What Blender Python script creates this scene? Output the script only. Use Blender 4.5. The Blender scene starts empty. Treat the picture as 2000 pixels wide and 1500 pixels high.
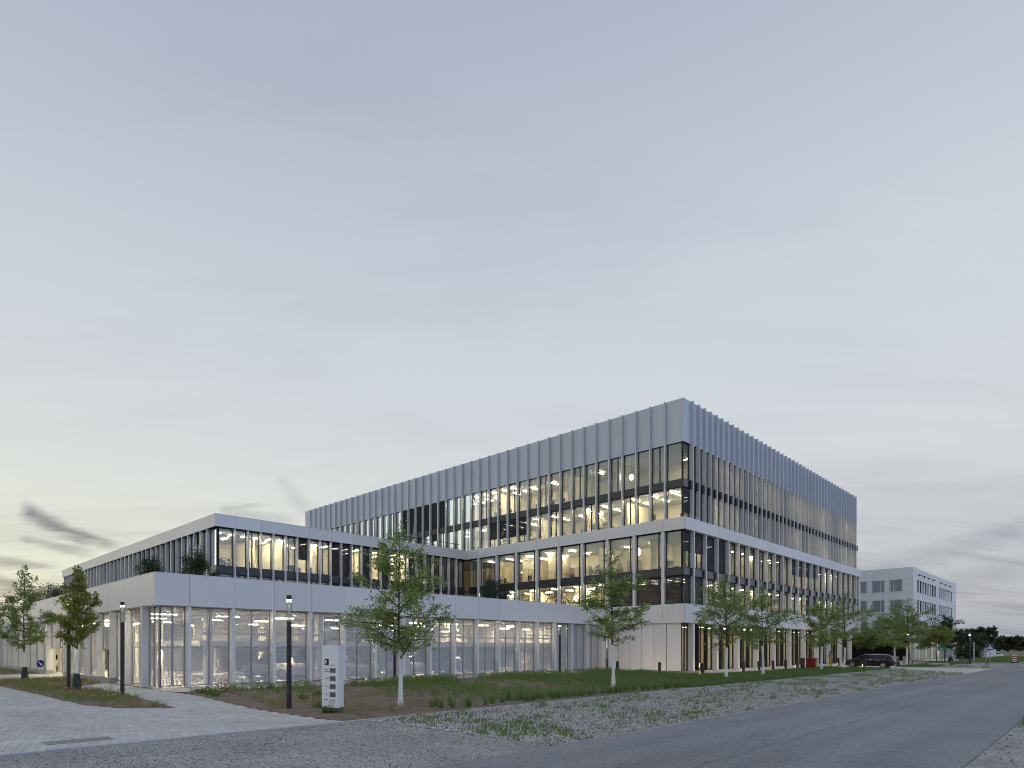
import bpy, bmesh, math, random
import numpy as np
from mathutils import Vector, Matrix

random.seed(7)
SC = bpy.context.scene
COL = SC.collection

# ------------------------------------------------------------------ camera
ALPHA = 0.8925                     # heading measured from the +X building axis
CAMZ = 2.20
cam_d = bpy.data.cameras.new('camera')
cam = bpy.data.objects.new('camera', cam_d)
COL.objects.link(cam)
cam.location = (0, 0, CAMZ)
cam.rotation_euler = (math.radians(90), 0, ALPHA - math.radians(90))
cam_d.sensor_width = 36
cam_d.lens = 36 * 1201.07 / 2000
cam_d.shift_x = (1000 - 685.32) / 2000
cam_d.shift_y = (1264.76 - 750) / 2000
cam_d.clip_start = 0.1
cam_d.clip_end = 3000
SC.camera = cam

# ------------------------------------------------------------------ render settings
SC.render.engine = 'CYCLES'
cy = SC.cycles
cy.use_denoising = True
cy.max_bounces = 7
cy.diffuse_bounces = 4
cy.glossy_bounces = 4
cy.transmission_bounces = 4
cy.transparent_max_bounces = 24
cy.sample_clamp_indirect = 5.0
cy.sample_clamp_direct = 0.0
cy.caustics_reflective = False
cy.caustics_refractive = False
cy.use_light_tree = True
cy.filter_width = 0.95
cy.denoising_prefilter = 'ACCURATE'
SC.view_settings.view_transform = 'Standard'
SC.view_settings.look = 'None'
SC.view_settings.exposure = 0.0
SC.view_settings.gamma = 1.0
SC.view_settings.use_curve_mapping = False

# ------------------------------------------------------------------ sky and sun
SUN_AZ = math.radians(112)          # afterglow beyond the left edge of the view
SUN_EL = math.radians(3.0)

def build_world():
    w = bpy.data.worlds.new('World')
    SC.world = w
    w.use_nodes = True
    nt = w.node_tree
    N, L = nt.nodes, nt.links
    N.clear()
    out = N.new('ShaderNodeOutputWorld')
    bg = N.new('ShaderNodeBackground')
    L.new(bg.outputs[0], out.inputs[0])
    tc = N.new('ShaderNodeTexCoord')
    D = tc.outputs['Generated']
    def math_(op, a, b=None, c=None, clamp=False):
        n = N.new('ShaderNodeMath'); n.operation = op; n.use_clamp = clamp
        for i, v in enumerate((a, b, c)):
            if v is None: continue
            if isinstance(v, (int, float)): n.inputs[i].default_value = v
            else: L.new(v, n.inputs[i])
        return n.outputs[0]
    def dot(vec):
        n = N.new('ShaderNodeVectorMath'); n.operation = 'DOT_PRODUCT'
        L.new(D, n.inputs[0]); n.inputs[1].default_value = vec
        return n.outputs['Value']
    def ramp(fac, stops):
        n = N.new('ShaderNodeValToRGB')
        e = n.color_ramp.elements
        while len(e) < len(stops): e.new(0.5)
        for i, (p, c) in enumerate(stops):
            e[i].position = p; e[i].color = (c[0], c[1], c[2], 1)
        n.color_ramp.interpolation = 'LINEAR'
        L.new(fac, n.inputs[0])
        return n.outputs[0]
    def mix(f, a, b, mode='MIX'):
        n = N.new('ShaderNodeMix'); n.data_type = 'RGBA'; n.blend_type = mode
        if isinstance(f, (int, float)): n.inputs[0].default_value = f
        else: L.new(f, n.inputs[0])
        for s, v in ((6, a), (7, b)):
            if isinstance(v, tuple): n.inputs[s].default_value = (*v, 1)
            else: L.new(v, n.inputs[s])
        return n.outputs[2]
    def maprange(v, a, b, c=0.0, d=1.0):
        n = N.new('ShaderNodeMapRange'); n.interpolation_type = 'SMOOTHSTEP'
        L.new(v, n.inputs[0])
        for i, x in enumerate((a, b, c, d)): n.inputs[i + 1].default_value = x
        return n.outputs[0]
    zz = math_('ABSOLUTE', dot((0, 0, 1)))
    s = (math.cos(SUN_AZ), math.sin(SUN_AZ), 0)
    ct = dot(s)
    # calm far sky by elevation
    far = ramp(zz, [(0.0, (.385, .405, .440)), (.05, (.47, .485, .515)), (.12, (.545, .565, .595)), (.25, (.635, .67, .70)),
                    (.45, (.585, .635, .70)), (.72, (.40, .45, .56)), (1.0, (.33, .385, .51))])
    near = ramp(zz, [(0.0, (.88, .66, .42)), (.045, (.80, .72, .52)), (.10, (.82, .82, .635)), (.18, (.765, .795, .69)),
                     (.30, (.665, .70, .70)), (.50, (.575, .62, .68)), (.75, (.40, .45, .56)), (1.0, (.33, .385, .51))])
    f = maprange(ct, -0.05, 0.90)
    base = mix(f, far, near)
    anti = maprange(ct, -0.36, -0.92)
    base = mix(anti, base, mix(1.0, base, (.98, 1.14, 1.46), 'MULTIPLY'))
    # high thin streaky veil
    gz = math_('ADD', zz, 0.16)
    comb = N.new('ShaderNodeCombineXYZ')
    rx = (math.sin(ALPHA), -math.cos(ALPHA), 0)
    fx = (math.cos(ALPHA), math.sin(ALPHA), 0)
    L.new(math_('DIVIDE', dot(rx), gz), comb.inputs[0])
    L.new(math_('DIVIDE', dot(fx), gz), comb.inputs[1])
    def noise(vec, scale, detail, rough, dist=0.0):
        n = N.new('ShaderNodeTexNoise')
        L.new(vec, n.inputs['Vector'])
        n.inputs['Scale'].default_value = scale
        n.inputs['Detail'].default_value = detail
        n.inputs['Roughness'].default_value = rough
        n.inputs['Distortion'].default_value = dist
        return n.outputs[0]
    def mapping(vec, loc=(0, 0, 0), rot=0.0, sc=(1, 1, 1)):
        m = N.new('ShaderNodeMapping')
        L.new(vec, m.inputs[0])
        m.inputs['Location'].default_value = loc
        m.inputs['Rotation'].default_value = (0, 0, rot)
        m.inputs['Scale'].default_value = sc
        return m.outputs[0]
    v1 = mapping(comb.outputs[0], (3.1, .7, 0), math.radians(24), (.55, 1.9, 1))
    n1 = noise(v1, 1.5, 9, .60, .5)
    veil = maprange(n1, .44, .74)
    veil = math_('MULTIPLY', veil, .30)
    base = mix(veil, base, mix(1.0, base, (.78, .76, .80), 'MULTIPLY'))
    n1b = noise(mapping(comb.outputs[0], (7.3, 2.2, 0), math.radians(18), (.35, 1.5, 1)), 1.1, 8, .62, .8)
    veil2 = math_('MULTIPLY', maprange(n1b, .46, .72), .34)
    base = mix(veil2, base, mix(1.0, base, (1.12, 1.10, 1.08), 'MULTIPLY'))
    # low cloud bars near the horizon
    v2 = mapping(comb.outputs[0], (0.4, 2.3, 0), math.radians(8), (.5, 2.1, 1))
    n2 = noise(v2, 1.25, 10, .62, 1.0)
    low = math_('MULTIPLY', maprange(n2, .46, .64), maprange(zz, .30, .04))
    base = mix(math_('MULTIPLY', low, .70), base, mix(1.0, base, (.66, .64, .69), 'MULTIPLY'))
    # single dark wisps, placed by direction on the sky dome
    den = math_('MAXIMUM', dot(fx), 0.05)
    A = math_('DIVIDE', dot(rx), den)
    B = math_('DIVIDE', dot((0, 0, 1)), den)
    cab = N.new('ShaderNodeCombineXYZ')
    L.new(A, cab.inputs[0]); L.new(B, cab.inputs[1])
    wn = noise(mapping(cab.outputs[0], (0, 0, 0), math.radians(21), (9, 42, 1)), 1.0, 8, .6, .7)
    def wisp(a0, b0, a1, b1, w0, w1, strength, bend=0.0):
        nonlocal base
        dx, dy = a1 - a0, b1 - b0
        ln = math.hypot(dx, dy); ux, uy = dx / ln, dy / ln
        ra = math_('SUBTRACT', A, a0); rb = math_('SUBTRACT', B, b0)
        t = math_('DIVIDE', math_('ADD', math_('MULTIPLY', ra, ux), math_('MULTIPLY', rb, uy)), ln)
        sd = math_('SUBTRACT', math_('MULTIPLY', rb, ux), math_('MULTIPLY', ra, uy))
        tt = math_('MULTIPLY', t, math_('SUBTRACT', 1.0, t))
        sd = math_('ADD', sd, math_('MULTIPLY', tt, bend))
        sd = math_('ADD', sd, math_('MULTIPLY', math_('SUBTRACT', wn, .5), (w0 + w1) * 1.5))
        wd = math_('ADD', w0, math_('MULTIPLY', t, w1 - w0))
        wd = math_('MAXIMUM', wd, 0.001)
        q = math_('DIVIDE', math_('ABSOLUTE', sd), wd)
        m = maprange(q, 1.55, .05)
        m = math_('MULTIPLY', m, math_('MULTIPLY', maprange(t, -.04, .12), maprange(t, 1.04, .66)))
        m = math_('MULTIPLY', m, math_('ADD', .45, math_('MULTIPLY', wn, 1.0)), clamp=True)
        base = mix(math_('MULTIPLY', m, strength), base, mix(1.0, base, (.42, .42, .48), 'MULTIPLY'))
    def ab(px, py): return (px - 685.3) / 1201.07, (1264.8 - py) / 1201.07
    wisp(*ab(38, 990), *ab(250, 1070), .017, .004, 1.05, .040)
    wisp(*ab(35, 1052), *ab(195, 1082), .006, .009, .55)
    wisp(*ab(-30, 1090), *ab(125, 1112), .010, .004, .6)
    wisp(*ab(-60, 1125), *ab(60, 1152), .016, .010, .75)
    wisp(*ab(430, 1000), *ab(600, 1022), .010, .014, .38)
    wisp(*ab(425, 995), *ab(520, 984), .004, .003, .28)
    wisp(*ab(540, 935), *ab(620, 1020), .012, .012, .24)
    wisp(*ab(1700, 1120), *ab(2060, 1010), .020, .016, .30)
    wisp(*ab(1740, 1165), *ab(2080, 1090), .018, .020, .24)
    # the physically based twilight sky underneath the veil
    sky = N.new('ShaderNodeTexSky')
    sky.sky_type = 'NISHITA'
    sky.sun_disc = False
    sky.sun_elevation = SUN_EL
    sky.sun_rotation = math.radians(90) - SUN_AZ
    sky.air_density = 1.0
    sky.dust_density = 2.0
    skyc = mix(1.0, sky.outputs[0], (.05, .05, .05), 'MULTIPLY')
    base = mix(.06, base, skyc)
    L.new(base, bg.inputs[0])
    bg.inputs[1].default_value = 1.08

build_world()
sun_d = bpy.data.lights.new('sun', 'SUN')
sun_d.energy = 0.10
sun_d.angle = math.radians(24)
sun_d.color = (1.0, .86, .68)
sun = bpy.data.objects.new('sun', sun_d)
COL.objects.link(sun)
sun.rotation_euler = Vector((-math.cos(SUN_AZ) * math.cos(SUN_EL * 2.2), -math.sin(SUN_AZ) * math.cos(SUN_EL * 2.2), -math.sin(SUN_EL * 2.2))).to_track_quat('-Z', 'Y').to_euler()
sun.location = (0, 60, 40)

# ------------------------------------------------------------------ materials
MATS = {}
def mat(name, color=(.5, .5, .5), rough=.6, metal=0.0, var=0.0, vscale=3.0, bump=0.0, bscale=40.0, spec=.5, emit=None, estr=0.0,
        randobj=0.0, island=0.0, coord='Object', color2=None, detail=6, aniso=(1, 1, 1), grain=None):
    m = bpy.data.materials.new(name)
    MATS[name] = m
    m.use_nodes = True
    nt = m.node_tree; N, L = nt.nodes, nt.links
    b = N['Principled BSDF']
    b.inputs['Base Color'].default_value = (*color, 1)
    b.inputs['Roughness'].default_value = rough
    b.inputs['Metallic'].default_value = metal
    b.inputs['Specular IOR Level'].default_value = spec
    src = None
    tc = N.new('ShaderNodeTexCoord')
    vec = tc.outputs[coord] if coord != 'World' else N.new('ShaderNodeNewGeometry').outputs['Position']
    if aniso != (1, 1, 1):
        mp = N.new('ShaderNodeMapping'); L.new(vec, mp.inputs[0]); mp.inputs['Scale'].default_value = aniso; vec = mp.outputs[0]
    if var or color2:
        n = N.new('ShaderNodeTexNoise'); L.new(vec, n.inputs['Vector'])
        n.inputs['Scale'].default_value = vscale; n.inputs['Detail'].default_value = detail; n.inputs['Roughness'].default_value = .62
        r = N.new('ShaderNodeValToRGB'); L.new(n.outputs[0], r.inputs[0])
        c2 = color2 or tuple(min(1, c * (1 + var)) for c in color)
        c1 = color if color2 else tuple(c * (1 - var) for c in color)
        r.color_ramp.elements[0].position = .33; r.color_ramp.elements[1].position = .67
        r.color_ramp.elements[0].color = (*c1, 1); r.color_ramp.elements[1].color = (*c2, 1)
        src = r.outputs[0]
    if randobj or island:
        if randobj:
            o = N.new('ShaderNodeObjectInfo'); rnd = o.outputs['Random']; amt = randobj
        else:
            g = N.new('ShaderNodeNewGeometry'); rnd = g.outputs['Random Per Island']; amt = island
        mr = N.new('ShaderNodeMapRange'); L.new(rnd, mr.inputs[0])
        mr.inputs[3].default_value = 1 - amt; mr.inputs[4].default_value = 1 + amt
        mx = N.new('ShaderNodeMix'); mx.data_type = 'RGBA'; mx.blend_type = 'MULTIPLY'; mx.inputs[0].default_value = 1
        if src is None: mx.inputs[6].default_value = (*color, 1)
        else: L.new(src, mx.inputs[6])
        L.new(mr.outputs[0], mx.inputs[7])
        src = mx.outputs[2]
    if grain:
        gn = N.new('ShaderNodeTexVoronoi' if grain[2] == 'v' else 'ShaderNodeTexNoise'); L.new(vec, gn.inputs['Vector'])
        gn.inputs['Scale'].default_value = grain[0]
        fo = gn.outputs['Color'] if grain[2] == 'v' else gn.outputs[0]
        if grain[2] != 'v': gn.inputs['Detail'].default_value = 3
        sx = N.new('ShaderNodeSeparateColor'); L.new(fo, sx.inputs[0])
        g2 = N.new('ShaderNodeMapRange'); L.new(sx.outputs[0] if grain[2] == 'v' else fo, g2.inputs[0])
        if grain[2] != 'v': g2.inputs[1].default_value = .3; g2.inputs[2].default_value = .7
        g2.inputs[3].default_value = 1 - grain[1]; g2.inputs[4].default_value = 1 + grain[1]
        gm = N.new('ShaderNodeMix'); gm.data_type = 'RGBA'; gm.blend_type = 'MULTIPLY'; gm.inputs[0].default_value = 1
        if src is None: gm.inputs[6].default_value = (*color, 1)
        else: L.new(src, gm.inputs[6])
        L.new(g2.outputs[0], gm.inputs[7]); src = gm.outputs[2]
    if src is not None: L.new(src, b.inputs['Base Color'])
    if bump:
        n = N.new('ShaderNodeTexNoise'); L.new(vec, n.inputs['Vector'])
        n.inputs['Scale'].default_value = bscale; n.inputs['Detail'].default_value = 8
        bp = N.new('ShaderNodeBump'); bp.inputs['Strength'].default_value = bump; bp.inputs['Distance'].default_value = .02
        L.new(n.outputs[0], bp.inputs['Height']); L.new(bp.outputs[0], b.inputs['Normal'])
    if emit:
        b.inputs['Emission Color'].default_value = (*emit, 1)
        b.inputs['Emission Strength'].default_value = estr
    return m

def glass_mat(name, tint=(.86, .90, .88), refl=1.6, base=.05, rough=.0):
    m = bpy.data.materials.new(name); MATS[name] = m
    m.use_nodes = True
    nt = m.node_tree; N, L = nt.nodes, nt.links
    N.clear()
    out = N.new('ShaderNodeOutputMaterial')
    tr = N.new('ShaderNodeBsdfTransparent'); tr.inputs[0].default_value = (*tint, 1)
    gl = N.new('ShaderNodeBsdfGlossy'); gl.inputs['Roughness'].default_value = rough; gl.inputs[0].default_value = (.86, .95, 1, 1)
    fr = N.new('ShaderNodeFresnel'); fr.inputs[0].default_value = 1.5
    ma = N.new('ShaderNodeMath'); ma.operation = 'MULTIPLY_ADD'; ma.use_clamp = True
    L.new(fr.outputs[0], ma.inputs[0]); ma.inputs[1].default_value = refl; ma.inputs[2].default_value = base
    mx = N.new('ShaderNodeMixShader')
    L.new(ma.outputs[0], mx.inputs[0]); L.new(tr.outputs[0], mx.inputs[1]); L.new(gl.outputs[0], mx.inputs[2])
    L.new(mx.outputs[0], out.inputs[0])
    return m

def veil_mat(name, color, open_, pitch, rough=.5, metal=.3, diamond=True):
    """woven / expanded-metal sheet: a real lattice of holes in a thin sheet"""
    m = bpy.data.materials.new(name); MATS[name] = m
    m.use_nodes = True
    nt = m.node_tree; N, L = nt.nodes, nt.links
    b = N['Principled BSDF']
    b.inputs['Base Color'].default_value = (*color, 1); b.inputs['Roughness'].default_value = rough; b.inputs['Metallic'].default_value = metal
    out = N['Material Output']
    tr = N.new('ShaderNodeBsdfTransparent')
    geo = N.new('ShaderNodeNewGeometry')
    sp = N.new('ShaderNodeSeparateXYZ'); L.new(geo.outputs['Position'], sp.inputs[0])
    def M(op, a, b_=None):
        n = N.new('ShaderNodeMath'); n.operation = op
        for i, v in enumerate((a, b_)):
            if v is None: continue
            if isinstance(v, (int, float)): n.inputs[i].default_value = v
            else: L.new(v, n.inputs[i])
        return n.outputs[0]
    u = M('ADD', sp.outputs[0], sp.outputs[1])
    k = 2 * math.pi / pitch
    sx = M('SINE', M('MULTIPLY', u, k)); sz = M('SINE', M('MULTIPLY', sp.outputs[2], k))
    prod = M('MULTIPLY', sx, sz) if diamond else sz
    mr = N.new('ShaderNodeMapRange'); L.new(prod, mr.inputs[0])
    mr.inputs[1].default_value = -.35; mr.inputs[2].default_value = .35
    mr.inputs[3].default_value = max(0, open_ - .22); mr.inputs[4].default_value = min(1, open_ + .22)
    mx = N.new('ShaderNodeMixShader')
    L.new(mr.outputs[0], mx.inputs[0]); L.new(b.outputs[0], mx.inputs[1]); L.new(tr.outputs[0], mx.inputs[2])
    L.new(mx.outputs[0], out.inputs[0])
    return m

def leaf_mat(name, c1, c2, trans=.35):
    m = bpy.data.materials.new(name); MATS[name] = m
    m.use_nodes = True
    nt = m.node_tree; N, L = nt.nodes, nt.links
    b = N['Principled BSDF']; out = N['Material Output']
    g = N.new('ShaderNodeNewGeometry')
    r = N.new('ShaderNodeValToRGB'); L.new(g.outputs['Random Per Island'], r.inputs[0])
    r.color_ramp.elements[0].color = (*c1, 1); r.color_ramp.elements[1].color = (*c2, 1)
    L.new(r.outputs[0], b.inputs['Base Color']); b.inputs['Roughness'].default_value = .5; b.inputs['Specular IOR Level'].default_value = .35
    t = N.new('ShaderNodeBsdfTranslucent'); L.new(r.outputs[0], t.inputs[0])
    mx = N.new('ShaderNodeMixShader'); mx.inputs[0].default_value = trans
    L.new(b.outputs[0], mx.inputs[1]); L.new(t.outputs[0], mx.inputs[2]); L.new(mx.outputs[0], out.inputs[0])
    return m

def wear_asphalt(m):
    """wheel tracks, a seam down the middle and hairline cracks, all along the road"""
    N, L = m.node_tree.nodes, m.node_tree.links
    b = N['Principled BSDF']
    src = b.inputs['Base Color'].links[0].from_socket
    geo = N.new('ShaderNodeNewGeometry'); sp = N.new('ShaderNodeSeparateXYZ'); L.new(geo.outputs['Position'], sp.inputs[0])
    def M(op, a, b_=None, c=None):
        n = N.new('ShaderNodeMath'); n.operation = op
        for i, v in enumerate((a, b_, c)):
            if v is None: continue
            if isinstance(v, (int, float)): n.inputs[i].default_value = v
            else: L.new(v, n.inputs[i])
        return n.outputs[0]
    nz = N.new('ShaderNodeTexNoise'); L.new(geo.outputs['Position'], nz.inputs['Vector']); nz.inputs['Scale'].default_value = .6; nz.inputs['Detail'].default_value = 6
    y = M('MULTIPLY_ADD', M('SUBTRACT', nz.outputs[0], .5), .5, sp.outputs[1])
    tot = None
    for yc, w, amt in ((2.9, .32, -.10), (4.2, .30, -.09), (5.6, .30, -.10), (6.9, .32, -.09), (4.87, .035, -.35), (3.5, .5, .05), (6.2, .5, .05)):
        q = M('DIVIDE', M('SUBTRACT', y, yc), w)
        g = M('MULTIPLY', M('EXPONENT', M('MULTIPLY', M('MULTIPLY', q, q), -1.0)), amt)
        tot = g if tot is None else M('ADD', tot, g)
    vo = N.new('ShaderNodeTexVoronoi'); vo.feature = 'DISTANCE_TO_EDGE'; vo.inputs['Scale'].default_value = .11
    wv = N.new('ShaderNodeVectorMath'); wv.operation = 'ADD'; n2 = N.new('ShaderNodeTexNoise'); L.new(geo.outputs['Position'], n2.inputs['Vector']); n2.inputs['Scale'].default_value = 1.4; n2.inputs['Detail'].default_value = 8
    L.new(geo.outputs['Position'], wv.inputs[0]); L.new(n2.outputs['Color'], wv.inputs[1]); L.new(wv.outputs[0], vo.inputs['Vector'])
    cr = N.new('ShaderNodeMapRange'); L.new(vo.outputs[0], cr.inputs[0]); cr.inputs[1].default_value = 0; cr.inputs[2].default_value = .0022; cr.inputs[3].default_value = -.45; cr.inputs[4].default_value = 0
    tot = M('ADD', M('ADD', tot, cr.outputs[0]), 1.0)
    mx = N.new('ShaderNodeMix'); mx.data_type = 'RGBA'; mx.blend_type = 'MULTIPLY'; mx.inputs[0].default_value = 1
    L.new(src, mx.inputs[6]); L.new(tot, mx.inputs[7]); L.new(mx.outputs[2], b.inputs['Base Color'])
WARM = (1.0, .80, .49)
mat('panel', (.76, .765, .78), .42, .08, var=.03, vscale=1.3, bump=.04, bscale=5, randobj=.035, aniso=(1, 1, .16))
mat('panel_blue', (.57, .62, .70), .42, .10, var=.035, vscale=1.5, bump=.03, bscale=4, randobj=.04, aniso=(1, 1, .12))
mat('fin', (.74, .745, .76), .4, .1, var=.02, vscale=1.5)
mat('backing', (.05, .055, .06), .8)
mat('frame', (.018, .02, .023), .4, .1)
mat('spandrel', (.028, .032, .042), .28, .0, var=.1, vscale=2, spec=.6)
mat('spandrel_cap', (.030, .032, .045), .6)
mat('mullion_grey', (.30, .31, .33), .4, .4)
mat('concrete', (.42, .41, .39), .85, var=.10, vscale=1.4, bump=.25, bscale=18)
mat('concrete_in', (.66, .63, .57), .8, var=.08, vscale=.8)
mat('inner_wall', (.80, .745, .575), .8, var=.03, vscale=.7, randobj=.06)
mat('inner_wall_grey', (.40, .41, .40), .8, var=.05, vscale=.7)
mat('curtain', (.66, .58, .33), .9, var=.10, vscale=9, aniso=(1, 1, .02))
mat('inner_ceiling', (.50, .52, .53), .85)
mat('inner_floor', (.30, .24, .17), .5, var=.1, vscale=2)
mat('roof', (.30, .30, .30), .9, var=.1, vscale=2, bump=.3)
mat('deck', (.46, .45, .43), .75, var=.08, vscale=1)
mat('dark_timber', (.022, .015, .010), .6, var=.3, vscale=3, aniso=(6, 6, .3))
mat('lamp_on', (1, .9, .7), .5, emit=WARM, estr=190.0)
mat('panel_on', (1, .9, .7), .5, emit=WARM, estr=46.0)
mat('tube_on', (1, .9, .7), .5, emit=(1, .84, .56), estr=230.0)
mat('globe_on', (1, .9, .7), .5, emit=(1, .86, .62), estr=4.0)
mat('pole_on', (1, .9, .7), .5, emit=(1, .72, .36), estr=130.0)
mat('bollard_on', (1, .9, .7), .5, emit=(1, .70, .34), estr=150.0)
mat('headlight_glint', (1, .9, .7), .3, emit=(1, .80, .45), estr=8.0)  # emission stands in for bollard light reflected in the headlight
mat('green_on', (.1, .9, .3), .4, emit=(.12, .85, .30), estr=2.0)
mat('screen_on', (.3, .6, .7), .4, emit=(.25, .55, .65), estr=.9)
mat('pole', (.035, .035, .042), .45, .2, var=.15, vscale=4)
mat('bollard', (.040, .040, .050), .5, .1, var=.12, vscale=6)
mat('furniture', (.05, .055, .06), .6)
mat('furniture_light', (.45, .42, .36), .6)
mat('art', (.16, .10, .07), .6, var=.6, vscale=3)
glass_mat('glass', (.87, .92, .92), 1.25, .12)
glass_mat('glass_dark', (.55, .59, .59), 1.2, .06)
glass_mat('glass_mirror', (.5, .56, .58), 1.2, .26)
glass_mat('glass_clear', (.95, .95, .95), 1.0, .02)
glass_mat('car_glass', (.03, .035, .04), .8, .02)
veil_mat('mesh_screen', (.88, .885, .90), .51, .075, .5, .1)
veil_mat('blind', (.035, .037, .045), .16, .05, .8, .0)
veil_mat('blind_mid', (.10, .105, .12), .30, .05, .8, .0)
# ground
mat('asphalt', (.225, .228, .238), .75, var=.14, vscale=.30, bump=.2, bscale=90, coord='World', detail=12, grain=(38, .30, 'n'), aniso=(.30, 1, 1))
wear_asphalt(MATS['asphalt'])
mat('asphalt_light', (.245, .247, .255), .8, var=.12, vscale=1.2, coord='World', grain=(38, .25, 'n'))
mat('fine_gravel', (.245, .238, .225), .9, color2=(.44, .428, .402), vscale=.45, bump=.5, bscale=42, coord='World', detail=14, grain=(34, .34, 'v'))
mat('gravel_bed', (.25, .24, .222), .95, color2=(.40, .385, .36), vscale=1.3, bump=.6, bscale=30, coord='World', detail=14, grain=(26, .5, 'v'))
mat('stone_grey', (.42, .40, .375), .85, island=.92)
mat('stone_pale', (.58, .55, .51), .85, island=.5)
mat('paver', (.52, .505, .49), .8, var=.14, vscale=.35, bump=.2, bscale=55, coord='World', detail=10, randobj=.10, grain=(60, .12, 'n'))
mat('paver_many', (.52, .505, .49), .8, var=.14, vscale=.35, bump=.2, bscale=55, coord='World', detail=10, island=.10, grain=(60, .12, 'n'))
mat('joint', (.085, .083, .08), .95, var=.1, coord='World')
mat('path', (.56, .525, .48), .82, var=.08, vscale=.9, bump=.2, bscale=50, coord='World', grain=(30, .1, 'n'))
mat('kerb', (.46, .46, .47), .8, var=.10, vscale=2, bump=.2, bscale=30)
mat('soil', (.14, .10, .068), .95, color2=(.24, .178, .128), vscale=1.6, bump=.8, bscale=14, coord='World', detail=12, grain=(22, .45, 'v'))
mat('field', (.11, .13, .06), .95, color2=(.22, .20, .10), vscale=.25, bump=.8, bscale=3, coord='World')
mat('lawn_base', (.07, .095, .035), .95, color2=(.12, .13, .065), vscale=1.2, bump=.6, coord='World')
mat('paint_white', (.72, .72, .72), .7, var=.12, vscale=5)
mat('steel', (.45, .45, .46), .35, .8)
mat('grate', (.25, .245, .235), .5, .3)
# plants
leaf_mat('leaf_green', (.205, .29, .08), (.40, .485, .165), .5)
leaf_mat('leaf_yellow', (.21, .27, .065), (.42, .45, .13), .5)
leaf_mat('leaf_dark', (.035, .065, .030), (.08, .125, .05), .3)
leaf_mat('leaf_blue', (.040, .068, .045), (.085, .12, .07), .2)
leaf_mat('leaf_far', (.06, .075, .045), (.12, .14, .08), .3)
leaf_mat('grass_blade', (.125, .215, .055), (.25, .345, .11), .45)
leaf_mat('grass_dry', (.20, .21, .08), (.36, .32, .15), .45)
leaf_mat('lawn_blade', (.10, .195, .060), (.20, .31, .11), .45)
leaf_mat('leaf_lime', (.110, .170, .020), (.190, .270, .040), .3)
leaf_mat('petal', (.62, .42, .04), (.80, .60, .10), .3)
mat('bark', (.075, .058, .042), .9, var=.3, vscale=8, bump=.6, bscale=30)
mat('bark_brown', (.16, .115, .075), .9, var=.3, vscale=8, bump=.6, bscale=30)
mat('trunk_white', (.86, .87, .88), .85, var=.06, vscale=6, bump=.3, bscale=25)
mat('bag', (.016, .032, .024), .45, var=.3, vscale=5, bump=1.0, bscale=9)
# objects
mat('car_black', (.008, .009, .012), .10, .0, spec=.5)
mat('car_white', (.62, .62, .62), .25)
mat('car_silver', (.34, .35, .37), .25, .6)
mat('car_dark', (.045, .05, .06), .25, .3)
mat('tyre', (.015, .015, .016), .8)
mat('rim', (.55, .55, .56), .25, .9)
mat('tail_red', (.55, .015, .015), .2)
mat('chrome', (.7, .7, .7), .12, 1.0)
mat('bin_red', (.22, .012, .018), .35, var=.1, vscale=2)
mat('sign_white', (.86, .865, .87), .35, .0, var=.015, vscale=2)
mat('sign_grey', (.13, .135, .14), .5)
mat('sign_blue', (.006, .018, .16), .35)
mat('sign_green', (.01, .22, .12), .4)
mat('sign_red', (.45, .02, .02), .4)
mat('black', (.012, .012, .013), .5)
mat('text_dark', (.05, .05, .055), .6)
mat('skin', (.45, .28, .20), .5)
mat('shirt', (.30, .30, .31), .8)
mat('trousers', (.45, .33, .03), .8)
mat('hair', (.10, .05, .03), .7)
mat('wood_rail', (.20, .13, .08), .7)

# ------------------------------------------------------------------ helpers
WL = {}                                              # world location of every object placed
def props(o, label=None, cat=None, group=None, kind=None):
    if label: o['label'] = label
    if cat: o['category'] = cat
    if group: o['group'] = group
    if kind: o['kind'] = kind
    return o
def thing(name, label, cat, loc=(0, 0, 0), rotz=0.0, group=None, kind=None):
    o = bpy.data.objects.new(name, None)
    COL.objects.link(o)
    o.location = loc; o.rotation_euler = (0, 0, rotz)
    o.empty_display_size = .3
    WL[o.name] = Vector(loc)
    return props(o, label, cat, group, kind)
def put(name, me, parent=None, loc=(0, 0, 0), rot=(0, 0, 0), local=False):
    """link a mesh; loc is a world position unless local"""
    o = bpy.data.objects.new(name, me)
    COL.objects.link(o)
    loc = Vector(loc)
    if parent is not None:
        o.parent = parent
        if not local: o.location = loc - WL[parent.name]
        else: o.location = loc
    else: o.location = loc
    o.rotation_euler = rot
    WL[o.name] = loc if not local else WL.get(parent.name, Vector()) + loc if parent else loc
    return o
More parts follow.
